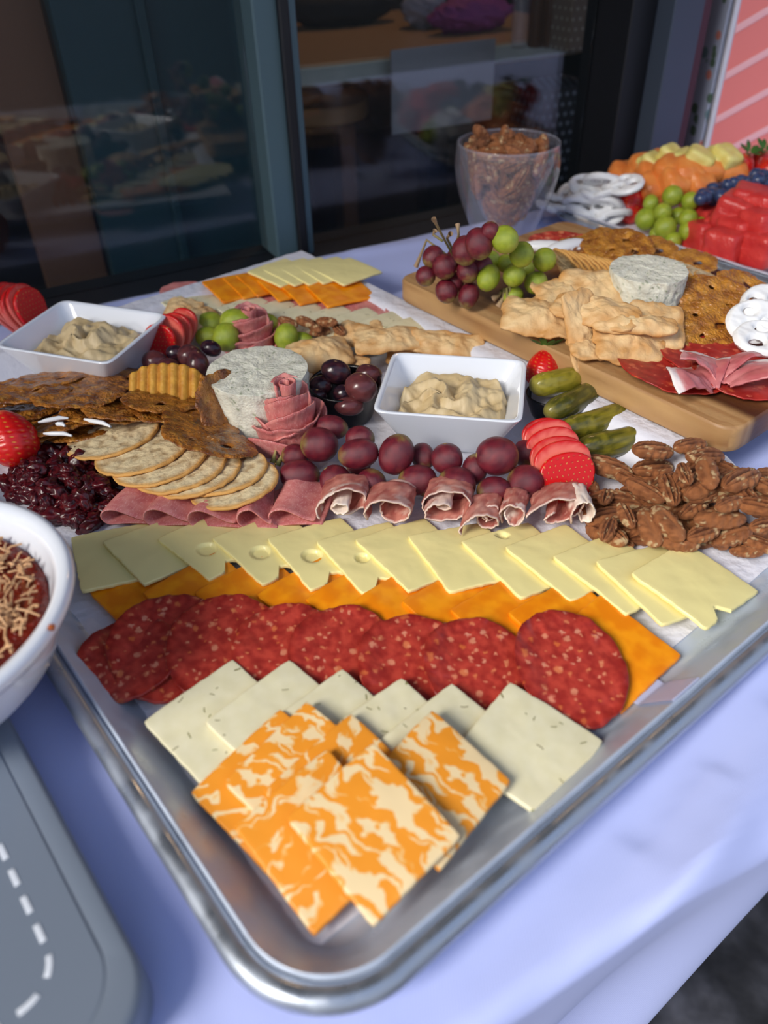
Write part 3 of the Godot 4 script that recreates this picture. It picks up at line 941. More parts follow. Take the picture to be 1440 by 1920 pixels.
# a square slice given by three corners (the corner a, its neighbours b and c) on its upper face
func slice(called: String, m: Material, label: String, cat: String, group: String, a: Vector3, b: Vector3, c: Vector3, t: float, more := {}) -> MeshInstance3D:
	var e1 := b - a; var e2 := c - a
	var mid := a + (e1 + e2) * 0.5
	var x1 := Vector2(e1.x, e1.z) * 0.5; var x2 := Vector2(e2.x, e2.z) * 0.5
	var det := x1.x * x2.y - x1.y * x2.x
	var sd := rr(0, 50)
	var sag: float = more.get("sag", 0.0006)
	var hole: Vector3 = more.get("hole", Vector3.ZERO)          # (a, b) in -1..1 and radius in metres
	var notch: Vector3 = more.get("notch", Vector3.ZERO)
	var fold: float = more.get("fold", 0.0)
	var sup := rounded(1, 1, 44.0)
	var rough: float = more.get("rough", 0.0004)
	var o := func(k: float) -> Vector2:
		var q: Vector2 = sup.call(k)
		var w := x1 * q.x + x2 * q.y
		w *= 1.0 + rough / 0.03 * nz.get_noise_2d(w.x * 120.0 + sd, w.y * 120.0)
		if notch.z > 0.0:
			var nc := x1 * notch.x + x2 * notch.y
			var d := w - nc
			if d.length() < notch.z: w = nc + d.normalized() * notch.z if (nc + d.normalized() * notch.z).length() < w.length() else w * ((nc.length() - notch.z) / w.length())
		return w
	var hf := func(x: float, z: float) -> float:
		var p := (x * x2.y - z * x2.x) / det
		var q := (z * x1.x - x * x1.y) / det
		var y := e1.y * 0.5 * p + e2.y * 0.5 * q + sag * n2(x + sd, z, 28.0) - sag * 1.2 * (p * p + q * q - 0.6)
		if fold != 0.0: y -= fold * smoothstep(0.45, 1.0, -p)
		return y
	slab(96, o, hf, t, minf(0.0009, t * 0.35), 12 if hole.z == 0.0 else 22, null, func(_u: float, _v: float, p: Vector3) -> Vector2:
		var w := Vector2(p.x, p.z).rotated(sd) / 0.125
		return Vector2(0.5, 0.5) + w + Vector2(sin(sd * 7.0), cos(sd * 5.0)) * 0.12)
	if hole.z > 0.0:
		var hc := x1 * hole.x + x2 * hole.y
		var top := t
		for k in _v.size():
			var p := _v[k]
			var d := (Vector2(p.x, p.z) - hc).length()
			var base: float = hf.call(p.x, p.z)
			if p.y > base + t * 0.5:
				_v[k].y -= (t * 0.8) * (1.0 - smoothstep(hole.z * 0.75, hole.z, d))
	return one(called, fin(), m, label, cat, mid - Vector3(0, t, 0), Basis.IDENTITY, group)

# the same from the picture: corner a and b seen, the third side turned a right angle from a-b and len long
func square3(a: Vector3, b: Vector3, len: float, turn: float, rise: float) -> Vector3:
	var e := b - a; e.y = 0
	return a + e.normalized().rotated(Vector3.UP, turn) * len + Vector3(0, rise, 0)

# the corners of slice k of a shingled row, each lying on the one to its left; tip raises the end nearer the camera
func row_slice(px: Array, k: int, ab: float, ac: float, turn: float, t: float, tip: float, base: float) -> Array:
	var k0 := maxi(0, k - 1); var k1 := mini(px.size() - 1, k + 1)
	var r := P(px[k1][0], px[k1][1], 6.0) - P(px[k0][0], px[k0][1], 6.0)
	r.y = 0
	var step := r.length() / (k1 - k0)
	r = r.normalized()
	var sl := (t + 0.0005) / step * (0.4 if k == 0 else 1.0)
	var near := Vector3(-r.z, 0, r.x)
	if near.z < 0: near = -near
	var hs := [6.0, 6.0]
	var o := []
	for it in 4:
		var a := P(px[k][0], px[k][1], hs[0]); var b := P(px[k][2], px[k][3], hs[1])
		if ab > 0.0: b = a + (b - a).normalized() * ab
		var c := square3(a, b, ac, turn, 0.0)
		var dd := b + c - a
		o = [a, b, c, dd]
		var rel := []
		var low := 1e9
		for q in o:
			rel.append(-sl * (q - a).dot(r) + tip * (q - a).dot(near))
			low = minf(low, rel[-1])
		for i in 4: o[i].y = PY + base + (0.0015 if k == 0 and tip < 0.0 else 0.0) + t + 0.0003 + rel[i] - low
		hs = [(o[0].y - PY) * 1000.0, (o[1].y - PY) * 1000.0]
	return o

func cheese_rows() -> void:
	# orange cheddar: left corner, and its neighbour up and to the right
	var od := [[165, 1107, 240, 1070], [265, 1109, 340, 1072], [362, 1109, 440, 1072], [479, 1109, 552, 1074], [571, 1116, 645, 1080], [656, 1124, 728, 1088], [752, 1125, 824, 1089], [842, 1140, 915, 1104], [952, 1145, 1024, 1109], [1013, 1204, 1120, 1117]]
	for k in od.size():
		var q := row_slice(od, k, 0.0576, 0.058, -PI * 0.5, 0.0034, 0.0, 0.0)
		slice("cheddar_slice", M.cheddar, ["leftmost orange cheddar slice in the curved row under the swiss cheese", "", "", "", "", "", "", "", "ninth orange cheddar slice, half under the rightmost salami", "large fully seen orange cheddar slice at the right end of its row"][k] if k in [0, 8, 9] else "%s orange cheddar slice from the left, tucked between swiss and salami" % ORD[k], "cheese slice", "cheddar row", q[0], q[1], q[2], 0.0034, {"fold": 0.002 if k in [3, 4, 5] else 0.0})
	# pale swiss: left corner and bottom corner seen
	var sw := [[131, 1005, 151, 1107], [190, 1014, 269, 1094], [293, 1007, 391, 1085], [396, 1007, 491, 1094], [499, 1007, 581, 1104], [591, 1012, 678, 1111], [664, 1009, 765, 1106], [764, 1003, 842, 1108], [864, 1013, 977, 1120], [945, 1023, 1070, 1125], [1036, 1041, 1175, 1150], [1115, 1050, 1242, 1170], [1182, 1072, 1325, 1177]]
	var how := {2: "with an oval hole", 3: "with a deep round hole", 4: "with a round hole near its edge", 5: "with a shallow dent"}
	for k in sw.size():
		var q := row_slice(sw, k, 0.0, 0.058 if k < 12 else 0.062, PI * 0.5, 0.0031, 0.105, 0.0)
		var a: Vector3 = q[0]; var b: Vector3 = q[1]; var c: Vector3 = q[2]
		var more := {"sag": 0.0005, "rough": 0.0007}
		if k in [2, 3, 4]:
			var hp: Vector3 = P([389, 489, 586][k - 2], [1034, 1041, 1048][k - 2], 7.0)
			var e1 := (b - a) * 0.5; var e2 := (c - a) * 0.5
			var d := hp - (a + e1 + e2)
			var det := e1.x * e2.z - e1.z * e2.x
			more.hole = Vector3((d.x * e2.z - d.z * e2.x) / det, (d.z * e1.x - d.x * e1.z) / det, 0.0072)
			more.notch = Vector3(1.0, -0.25, 0.0075)
		if k == 5:
			more.hole = Vector3(0.0, -0.35, 0.005); more.notch = Vector3(1.0, -0.35, 0.007)
		if k == 12: more.notch = Vector3(1.0, -0.3, 0.0065)
		if k == 8: more.hole = Vector3(-0.8, 0.05, 0.004)
		var lb := "%s pale swiss cheese slice from the left" % ORD[k]
		if how.has(k): lb += ", " + how[k]
		elif k == 0: lb = "leftmost pale swiss cheese slice, beside the dried berries"
		elif k == 12: lb = "rightmost pale swiss cheese slice, fully seen with a notched edge"
		else: lb += ", in the row above the orange cheddar"
		slice("swiss_slice", M.swiss, lb, "cheese slice", "swiss row", a, b, c, 0.0031, more)
	# white cheese with herbs: top corner and left corner
	var hv := [[436, 1233, 273, 1347], [542, 1233, 369, 1361], [642, 1250, 490, 1362], [753, 1267, 600, 1374], [847, 1277, 700, 1394], [956, 1275, 829, 1431]]
	for k in hv.size():
		var q := row_slice(hv, k, 0.059, 0.056, PI * 0.5, 0.0034, -0.04, 0.0065)
		slice("herb_cheese_slice", M.havarti, ["leftmost white herbed cheese slice, lying lowest by the pan wall", "", "", "", "", "rightmost white herbed cheese slice, largest and fully in view"][k] if k in [0, 5] else "%s white herbed cheese slice from the left, in front of the salami" % ORD[k], "cheese slice", "herbed cheese row", q[0], q[1], q[2], 0.0034)
	# marbled orange and white
	var cb := [[[356, 1483, 13.0], [525, 1325, 21.0], 0.058, -0.005, "marbled orange and white cheese slice lowest at the left of its fan"],
		[[418, 1464, 18.0], [575, 1311, 25.0], 0.058, -0.006, "marbled cheese slice second from the left, its tip highest at the back"],
		[[530, 1447, 20.5], [658, 1333, 24.5], 0.058, -0.008, "marbled cheese slice half hidden in the middle of the fan"],
		[[810, 1327, 27.0], [959, 1461, 22.0], 0.059, -0.006, "marbled cheese slice at the right of the fan against the herbed slice"],
		[[437, 1547, 21.0], [613, 1399, 28.0], 0.059, -0.010, "marbled mostly orange cheese slice at the front left of the fan"],
		[[536, 1530, 30.0], [699, 1388, 36.5], 0.059, -0.008, "marbled cheese slice on top at the front, strongly streaked white"]]
	for k in cb.size():
		var q: Array = cb[k]
		var a := P(q[0][0], q[0][1], q[0][2]); var b := P(q[1][0], q[1][1], q[1][2])
		if k == 2: a = b + (a - b).normalized() * 0.058
		var c := square3(a, b, q[2], -PI * 0.5, q[3])
		if k == 3: c = a + (P(825, 1628, 17.0) - P(959, 1461, 18.0))
		slice("marbled_cheese_slice", M.colby_orange if k in [0, 2, 4] else M.colby, q[4], "cheese slice", "marbled cheese fan", a, b, c, 0.0036)
	back_rows()

func back_rows() -> void:
	# far end of the pan, a few pixels each: herbed slices, pink salami, cheddar, swiss
	for k in 9:
		var x := 300.0 + 52.0 * k
		var y := 556.0 + 5.6 * k
		var a := P(x, y + 9.0, 25.0); var b := P(x + 40.0, y + 32.0 + 0.6 * k, 21.0)
		b = a + (b - a).normalized() * 0.052
		var c := square3(a, b, 0.052, PI * 0.5, -0.003)
		slice("herb_cheese_slice", M.havarti, "%s herbed cheese slice from the left in the far row behind the fruit" % ORD[k], "cheese slice", "far herbed row", a, b, c, 0.003)
	for k in 9:
		var x := 345.0 + 53.0 * k
		var y := 547.0 + 4.8 * k
		slab(40, rounded(0.025, 0.025, 2.0), func(xx: float, zz: float) -> float: return 0.0012 * n2(xx, zz, 50.0), 0.0014, 0.0005, 5, null, func(_u: float, _v: float, p: Vector3) -> Vector2: return Vector2(p.x, p.z) * 7.0 + Vector2(0.5, 0.5))
		one("pink_salami_slice", fin(), M.genoa, "%s pink salami slice from the left in the far row under the cheddar" % ORD[k], "salami slice", P(x, y, 18.0), Basis(TV, 0.03) * Basis(NV, -0.05), "far pink salami row")
	var cp := [[377, 526], [415, 518], [441, 514], [480, 522], [519, 528], [570, 532]]
	for k in 6:
		var a := P(cp[k][0], cp[k][1], 32.0)
		var b := P(cp[k][0] + 32, cp[k][1] + 30, 28.0)
		b = a + (b - a).normalized() * 0.050
		var c := square3(a, b, 0.055 if k < 5 else 0.058, PI * 0.5, -0.004)
		slice("cheddar_slice", M.cheddar, "%s orange cheddar slice from the left in the far row by the window" % ORD[k], "cheese slice", "far cheddar row", a, b, c, 0.003)
	for k in 5:
		var a := P(462 + 30 * k, 507 - 3 * k + (8 * (k - 3) if k > 3 else 0), 36.0); var b := P(500 + 34 * k, 524 + 1 * k, 34.0)
		b = a + (b - a).normalized() * 0.052
		var c := square3(a, b, 0.056, PI * 0.5, -0.003)
		slice("swiss_slice", M.swiss, "%s pale cheese slice from the left in the farthest row by the window" % ORD[k], "cheese slice", "farthest pale row", a, b, c, 0.0026)

# ---------- meats ----------
func meats() -> void:
	# salami discs: centre in the picture, radius in mm, heights at the top and bottom edge
	var sd := [[243, 1234, 30.0, 11.5, 9.5], [320, 1213, 37.0, 11.5, 3.5], [424, 1214, 36.0, 12.5, 3.5], [541, 1228, 34.0, 12.0, 2.5], [648, 1232, 34.0, 12.5, 2.5], [775, 1250, 33.0, 12.5, 2.5], [898, 1256, 33.0, 13.0, 3.0], [1069, 1252, 35.0, 15.0, 5.0]]
	for k in sd.size():
		var q: Array = sd[k]
		var c := P(q[0], q[1], (q[3] + q[4]) * 0.5 + (1.5 if k else 0.0))
		var r: float = q[2] * 0.001
		var sx := rr(0, 40)
		var o := func(t: float) -> Vector2:
			var a := t * TAU
			return Vector2(cos(a), sin(a)) * r * (1.0 + 0.035 * n2(cos(a) * 1.3 + sx, sin(a) * 1.3, 1.0) + 0.012 * n2(cos(a) * 7.0 + sx, sin(a) * 7.0, 1.0)) * (Vector2(0.9, 1.08) if k == 7 else Vector2(0.95, 1.03))
		var up: float = (q[3] - q[4]) * 0.001
		var dish: float = 0.0030 + 0.0012 * sin(sx)
		var hf := func(x: float, z: float) -> float:
			var l := Vector2(x, z).length() / r
			return -z / r * up * 0.5 - x * (0.082 if k else 0.0) + 0.0012 * n2(x + sx, z, 34.0) * l + 0.0012 * l * l * n2(x * 2.0 + sx, z * 2.0, 40.0) + dish * smoothstep(0.35, 1.0, -x / r)
		var uo := Vector2(0.5 + 0.08 * sin(sx), 0.5 + 0.08 * cos(sx * 3.0))
		slab(96, o, hf, 0.0021, 0.0006, 14, func(_u: float, v: float, p: Vector3) -> Color: return Color(1.08, 1.0, 1.0).lerp(Color(0.55, 0.36, 0.32), smoothstep(0.455, 0.56, v + 0.02 * n2(p.x, p.z, 200.0)) * 0.75), func(_u: float, _v: float, p: Vector3) -> Vector2: return Vector2(p.x, p.z).rotated(sx) * 10.0 + uo)
		one("salami_slice", fin(), M.salami, ["leftmost red salami slice, by the pan's left wall", "", "", "", "", "", "", "rightmost red salami slice, wholly in view over the cheddar"][k] if k in [0, 7] else "%s coarse red salami slice from the left, above the herbed cheese" % ORD[k], "salami slice", c, Basis.IDENTITY, "red salami row")
	# pink salami folded over into loops: left end, right end, height of the loop, the point it runs back to
	var gf := [[194, 282, 990, 272, 918], [274, 362, 994, 345, 921], [356, 444, 997, 420, 928], [448, 512, 999, 468, 922], [506, 592, 992, 562, 916]]
	for k in gf.size():
		var q: Array = gf[k]
		var l := P(q[0], q[2] - 6, 5.0); var r := P(q[1], q[2], 2.0)
		var back := P(q[3], q[4], 5.0) - P((q[0] + q[1]) * 0.5 - 10, q[2] - 6, 5.0)
		back.y = 0
		back = back.normalized() * 0.046
		var ex := r - l; ex.y = 0
		var w := ex.length(); ex = ex.normalized()
		var o := Vector3(l.x, PY + 0.0045, l.z)
		var hh: float = [0.0125, 0.0135, 0.0135, 0.0165, 0.0150][k]
		var f := func(u: float, v: float) -> Vector3:
			var x: float; var y: float
			if u < 0.36: # along the bottom towards the loop
				var t := u / 0.36
				x = lerpf(w * 1.15, hh * 0.5, t); y = 0.0009 + 0.002 * sin(t * PI) * 0.6
			elif u < 0.62:
				var t := (u - 0.36) / 0.26
				var a := -PI * 0.5 - PI * t
				x = hh * 0.5 + cos(a) * hh * 0.5; y = hh * 0.5 + sin(a) * hh * 0.5 + 0.0009
			else:
				var t := (u - 0.62) / 0.38
				x = lerpf(hh * 0.5, w * 1.0, t)
				y = hh * (1.0 - smoothstep(0.05, 0.95, t) * 0.72) + 0.0012
			var tap := 1.0 - 0.25 * v
			return o + ex * (x + 0.004 * v) + back * v * (1.0 + 0.12 * sin(u * 9.0 + k)) + Vector3(0, y * (1.0 + 0.12 * sin(v * 4.0 + k)) * tap, 0)
		sheet(60, 12, f, 0.0014, null, func(u: float, v: float, _p: Vector3) -> Vector2: return Vector2(0.05 + u * 0.9, 0.1 + v * 0.55))
		one("folded_salami_slice", fin(), M.genoa, ["leftmost folded pink salami slice, next to the dried berries", "second folded pink salami slice from the left", "middle folded pink salami slice under the crackers", "fourth folded pink salami slice, a narrow loop", "rightmost folded pink salami slice, beside the first ham roll"][k], "salami slice", Vector3.ZERO, Basis.IDENTITY, "folded salami row")
	# ham rolls: centre of the front swirl, radii in pixels, turns, the way back
	var hr := [[640, 966, 42, 38, 2.1, 0.85, "leftmost ham roll, its open swirl showing thick white fat"], [742, 965, 46, 36, 2.3, 0.35, "second ham roll from the left, a round swirl with a white heart"], [832, 968, 46, 40, 2.2, 0.40, "third ham roll from the left, a wide swirl edged in white"], [908, 982, 32, 30, 2.6, 0.12, "fourth ham roll from the left, a small tightly crumpled swirl"], [964, 978, 30, 38, 1.6, 0.75, "fifth ham roll from the left, a narrow loop lined with white fat"], [1040, 984, 46, 42, 1.35, 0.12, "sixth ham roll from the left, a wide open loop of thin ham"], [1098, 975, 25, 42, 1.7, 0.9, "rightmost ham roll, ending in a white flap beside the pecans"]]
	for k in hr.size():
		var q: Array = hr[k]
		var c0 := P(q[0], q[1], 15.0)
		var s := mpp(c0)
		var ra: float = q[2] * s * 1.16; var rb: float = q[3] * s * 1.02
		c0.y = PY + 0.0045 + rb
		var ax := P(q[0] + 20, q[1], 15.0) - P(q[0] - 20, q[1], 15.0)
		ax.y = 0; ax = ax.normalized()
		var bk := P(q[0] + 12, q[1] - 60, 15.0) - P(q[0], q[1], 15.0)
		bk.y = 0; bk = bk.normalized()
		if k == 6: bk = (bk - ax * 0.3).normalized()
		var turns: float = q[4]; var fat: float = q[5]
		var len := 0.030
		var sw := 3.7 * k
		var f := func(u: float, v: float) -> Vector3:
			var a := -2.6 - u * turns * TAU if k != 5 else 2.9 - u * turns * TAU
			var g := lerpf(1.0, 0.16, pow(u, 0.85)) * (1.0 + 0.20 * sin(a * 2.0 + sw) * u + 0.16 * n2(a * 1.3 + sw, v * 1.5, 0.9) + 0.05 * n2(a * 4.0 + sw, v * 3.0, 1.0))
			var x := cos(a) * ra * g + 0.20 * ra * sin(u * 5.0 + sw)
			var y := maxf(sin(a) * rb * g + 0.10 * rb * sin(u * 7.0 + sw * 2.0), -rb * 0.97)
			var z := len * v * (1.0 + 0.15 * sin(u * 8.0 + sw)) + (0.006 * sin(u * 6.0 + sw) + 0.0015 * n2(u * 14.0, sw, 1.0)) * (1.0 - v) + 0.008 * u * (1.0 - v)
			return c0 + ax * x + Vector3(0, y * (1.0 - 0.40 * v) - 0.10 * rb * v, 0) + bk * z
		var cf := func(u: float, v: float, p: Vector3) -> Color:
			var c := lin(168, 88, 80).lerp(lin(204, 134, 118), clampf(0.5 + 1.1 * n3(p, 90.0), 0, 1))
			c = c.lerp(lin(214, 160, 142), smoothstep(0.25, 0.45, n2(u * 26.0 + sw, v * 2.0, 1.0)) * 0.6)
			var edge := 1.0 - smoothstep(0.02, 0.07, v + 0.03 * n2(u * 9.0 + sw, 0.5, 1.0))
			var white := smoothstep(0.48, 0.56, u + 0.10 * n2(v * 3.0, sw, 1.0)) * (1.0 - smoothstep(0.9, 0.98, u)) * smoothstep(0.2, 0.5, fat)
			white = maxf(white, smoothstep(0.1, 0.2, n2(u * 6.0 + sw, v * 2.2, 1.0)) * (1.0 - smoothstep(0.25, 0.5, v)) * fat)
			white = maxf(white, edge * 0.7)
			if k == 6: white = maxf(white, 1.0 - smoothstep(0.16, 0.24, absf(u - 0.30)))
			return c.lerp(lin(240, 224, 210), clampf(white, 0, 1))
		sheet(110, 14, f, 0.0010, cf)
		one("ham_roll", fin(), M.prosciutto, q[6], "ham", Vector3.ZERO, Basis.IDENTITY, "ham rolls")
	rose(P(549, 834, 0.0), 0.0245, 0.058, "large pink salami rose in front of the tall herbed cheese wheel")
	rose(P(475, 662, 0.0), 0.026, 0.046, "small pink salami rose behind the tall herbed cheese wheel")
	# a fold of salami lying in front of the rose
	var c := P(543, 852, 0.0)
	sheet(30, 8, func(u: float, v: float) -> Vector3:
		var a := lerpf(-2.7, 0.1, u)
		return c + Vector3(cos(a) * (0.032 - 0.010 * v), 0.003 + 0.020 * (1.0 - v) + 0.004 * sin(u * 7.0), -sin(a) * 0.022 * (1.0 - 0.2 * v)), 0.0013, null, func(u: float, v: float, _p: Vector3) -> Vector2: return Vector2(u * 0.8, 0.1 + v * 0.3))
	one("salami_slice", fin(), M.genoa, "curved pink salami slice at the foot of the large salami rose", "salami slice")

func rose(c: Vector3, r: float, h: float, label: String) -> void:
	var t := thing("salami_rose", label, "salami rose", c)
	var k := 0
	# radius, height, span of a petal, how many
	for ring in [[0.36, 1.0, 9.5, 1], [0.62, 0.93, 2.7, 3], [0.84, 0.76, 2.5, 3], [1.0, 0.54, 2.3, 4]]:
		for m in int(ring[3]):
			var a0: float = TAU * m / ring[3] + k * 0.9 + 0.9
			var span: float = ring[2]
			var rad0: float = ring[0] * r
			var top: float = ring[1] * h
			var sd := k * 5.1
			var heart: bool = ring[3] == 1
			sheet(64 if heart else 34, 12, func(u: float, v: float) -> Vector3:
				var a: float = a0 + (u - 0.5) * span
				var lip := pow(maxf(0.0, sin(clampf(u, 0, 1) * PI)), 0.45)
				var rad := rad0 * (1.0 - 0.78 * u) if heart else rad0 * (0.90 + 0.16 * u) + 0.0010 * m
				rad *= lerpf(0.80, 1.0, v)
				rad += (0.0028 * lip * smoothstep(0.78, 1.0, v) + 0.0012 * n2(u * 4.0 + sd, v, 1.2)) * (0.4 if heart else 1.0)
				var y := top * v * (1.0 if heart else 0.70 + 0.30 * lip) + 0.0018 * n2(u * 3.0 + sd, v, 1.5) * v
				if not heart: y -= 0.010 * (u - 0.5) * v
				return Vector3(cos(a) * rad, maxf(0.0008, y), sin(a) * rad), 0.0014, null, func(u: float, v: float, _p: Vector3) -> Vector2: return Vector2(0.05 + fposmod(0.13 * k, 0.3) + u * 0.55, 0.1 + v * 0.4))
			part("petal", fin(), M.genoa, t)
			k += 1

# ---------- fruit ----------
func grape_mesh(red: bool, sd: float) -> ArrayMesh:
	ball(1.0, 1.0, 1.0, 36, 26, func(d: Vector3) -> float:
		var k := 1.0 + 0.02 * n3(d + Vector3(sd, 0, 0), 1.4)
		return k - 0.07 * exp(-(1.0 - d.y) * 60.0), func(_u: float, v: float, p: Vector3) -> Color:
		var g := smoothstep(0.62, 1.05, -p.normalized().y + 0.25 * n3(p + Vector3(sd, 3, 0), 1.6))
		if red:
			var c := lin(126, 40, 50).lerp(lin(88, 24, 40), clampf(0.5 + 0.9 * n3(p + Vector3(sd, 0, 0), 1.8), 0, 1))
			return c.lerp(lin(150, 140, 72), g * 0.75)
		var c := lin(166, 178, 52).lerp(lin(140, 158, 44), clampf(0.5 + n3(p + Vector3(sd, 0, 0), 1.8), 0, 1))
		return c.lerp(lin(186, 190, 84), g * 0.5))
	return fin()

var gm := {}
func grape(px: float, py: float, mm: float, rx: float, ry: float, red: bool, label: String, group: String, tilt := 0.0, y0 := PY) -> void:
	if gm.is_empty():
		for k in 5:
			gm[[true, k]] = grape_mesh(true, k * 7.3)
			gm[[false, k]] = grape_mesh(false, k * 7.3)
		ball(0.14, 0.05, 0.14, 10, 6)
		gm.scar = fin()
	var c := at_y(px, py, y0 + mm * 0.001)
	var s := mpp(c)
	var t := thing("red_grape" if red else "green_grape", label, "grape", c, group)
	# the long axis lies in the picture's plane at the tilt asked for
	var fwd := (c - CAMP).normalized()
	var right := CB.x
	var upv := CB.y
	var ax := right if rx > ry else upv
	ax = (ax.rotated(fwd, deg_to_rad(tilt)) + Vector3(rr(-0.25, 0.25), rr(-0.2, 0.2), rr(-0.25, 0.25))).normalized()
	if rng.randf() < 0.4: ax = -ax
	var z := ax.cross(Vector3(0.3, 0.2, 0.9)).normalized()
	var b := Basis(ax.cross(z).normalized(), ax, z)
	var lo := maxf(rx, ry) * s; var sh := minf(rx, ry) * s
	part("skin", gm[[red, rng.randi() % 5]], M.grape_skin, t, Vector3.ZERO, b.scaled_local(Vector3(sh, lo, sh)))
	part("stem_scar", gm.scar, M.get("scar", mat("scar", rgb(150, 124, 78), 0.7)) if not M.has("scar") else M.scar, t, b.y * lo * 0.95, b.scaled_local(Vector3(sh, sh, sh)))

func strawberry(called_label: String, c: Vector3, dir: Vector3, len: float, r: float, leaves: bool) -> Node3D:
	var t := thing("strawberry", called_label, "strawberry", c)
	var nu := 64; var nv := 44
	var shape := func(v: float) -> float: return r * pow(sin(pow(v, 0.72) * PI), 0.62) * (1.05 - 0.25 * (1.0 - v))
	# v = 0 at the tip, 1 at the leaves
	lat(nu, nv, true, false, func(u: float, v: float) -> Vector3:
		var rad: float = shape.call(clampf(v, 0.0001, 0.9999))
		var sx := u * 14.0; var sy := v * 11.0 + (0.5 if int(floor(sx)) % 2 else 0.0)
		var d := Vector2(fposmod(sx, 1.0) - 0.5, fposmod(sy, 1.0) - 0.5).length()
		rad *= 1.0 - 0.05 * exp(-d * d * 22.0)
		return Vector3(cos(u * TAU) * rad, (v - 0.5) * len, sin(u * TAU) * rad),
		func(u: float, v: float, p: Vector3) -> Color:
			var sx := u * 14.0; var sy := v * 11.0 + (0.5 if int(floor(sx)) % 2 else 0.0)
			var d := Vector2((fposmod(sx, 1.0) - 0.5) * 1.5, fposmod(sy, 1.0) - 0.5).length()
			var c2 := lin(200, 16, 22).lerp(lin(222, 40, 34), clampf(0.5 + n3(p, 60.0), 0, 1)).lerp(lin(236, 140, 100), smoothstep(0.9, 1.0, v))
			return c2.lerp(lin(222, 150, 60), 1.0 - smoothstep(0.10, 0.17, d)))
	var y := dir.normalized()
	var x := y.cross(Vector3(0.2, 0.9, 0.4)).normalized()
	var b := Basis(x, y, x.cross(y))
	part("flesh", fin(), M.berry, t, Vector3.ZERO, b)
	if leaves:
		for k in 8:
			var a := TAU * k / 8.0 + rr(-0.15, 0.15)
			sheet(4, 8, func(u: float, v: float) -> Vector3:
				var w := (u - 0.5) * 0.006 * sin(clampf(v * 0.93 + 0.07, 0, 1) * PI)
				var rad := 0.002 + v * r * 0.85
				return Vector3(cos(a) * rad - sin(a) * w, len * 0.5 + 0.001 + 0.008 * v * (1.0 - 0.4 * v) + (0.003 if k % 2 else 0.0) * v, sin(a) * rad + cos(a) * w), 0.0005, func(_u: float, v: float, _p: Vector3) -> Color: return lin(70, 110, 40).lerp(lin(40, 84, 30), v))
			part("leaf", fin(), M.leaf, t, Vector3.ZERO, b)
	return t

# a strawberry cut into slices and fanned out; from and to are the middles of its first and last slice
func fan(label: String, from: Vector3, to: Vector3, n: int, len: float, wid: float, lean: float) -> void:
	var t := thing("fanned_strawberry", label, "strawberry", from)
	var d := to - from; d.y = 0
	d = d.normalized()
	var side := Vector3.UP.cross(d)
	for k in n:
		var q := float(k) / maxf(n - 1, 1)
		var sc := 0.82 + 0.22 * sin(q * PI * 0.7 + 0.9)
		var sk := wid * sc; var lk := len * sc
		slab(48 if k else 128, func(u: float) -> Vector2:
			var a := u * TAU
			var y := sin(a)
			return Vector2(cos(a) * sk * (0.72 + 0.34 * y) * 0.62, y * lk * 0.5), func(_x: float, z: float) -> float: return 0.0, 0.0042, 0.0013, 8 if k else 34, func(_u: float, v: float, p: Vector3) -> Color:
				var e := Vector2(p.x / (sk * 0.62), p.z / (lk * 0.5)).length()
				var c := lin(236, 118, 102).lerp(lin(206, 26, 28), smoothstep(0.78, 0.99, e + 0.15 * n3(p, 260.0)))
				c = c.lerp(lin(240, 170, 150), (1.0 - smoothstep(0.0, 0.42, e)) * 0.8)
				if k == 0:
					var g := Vector2(p.x, p.z) / 0.0042
					g.x += 0.5 if int(floor(g.y)) % 2 else 0.0
					var f := Vector2((fposmod(g.x, 1.0) - 0.5) * 1.3, fposmod(g.y, 1.0) - 0.5).length()
					c = lin(212, 22, 28).lerp(lin(150, 12, 18), (1.0 - smoothstep(0.1, 0.32, f)) * 0.7).lerp(lin(226, 160, 84), 1.0 - smoothstep(0.08, 0.14, f))
				return c)
		var up := (Vector3.UP * cos(lean) - d * sin(lean)).normalized()
		var nrm := up.cross(side).normalized()
		var b := Basis(side, nrm, up)
		if b.determinant() < 0: b = Basis(-side, nrm, up)
		part("slice", fin(), M.berry, t, from.lerp(to, q) - from + Vector3(0, 0.002 * sin(k * 2.1), 0), b * Basis(Vector3.UP, rr(-0.1, 0.1)))

func olive(px: float, py: float, mm: float, rx: float, ry: float, dark: float, tilt: float, label: String, group: String) -> void:
	var c := P(px, py, mm)
	var s := mpp(c)
	var sd := rr(0, 30)
	ball(1, 1, 1, 30, 22, func(d: Vector3) -> float: return 1.0 + 0.03 * n3(d + Vector3(sd, 0, 0), 1.6) - 0.08 * exp(-(1.0 - d.y) * 50.0), func(_u: float, _v: float, p: Vector3) -> Color:
		return lin(104, 54, 54).lerp(lin(40, 24, 34), clampf(dark + 0.7 * n3(p + Vector3(sd, 0, 0), 1.5), 0, 1)))
	var fwd := (c - CAMP).normalized()
	var ax := CB.x.rotated(fwd, deg_to_rad(tilt))
	ax = (ax + Vector3(0, 0, rr(-0.3, 0.3))).normalized()
	var z := ax.cross(Vector3(0.1, 0.9, 0.2)).normalized()
	one("olive", fin(), M.olive_skin, label, "olive", c, Basis(ax.cross(z).normalized(), ax, z).scaled_local(Vector3(ry * s, rx * s, ry * s)), group)

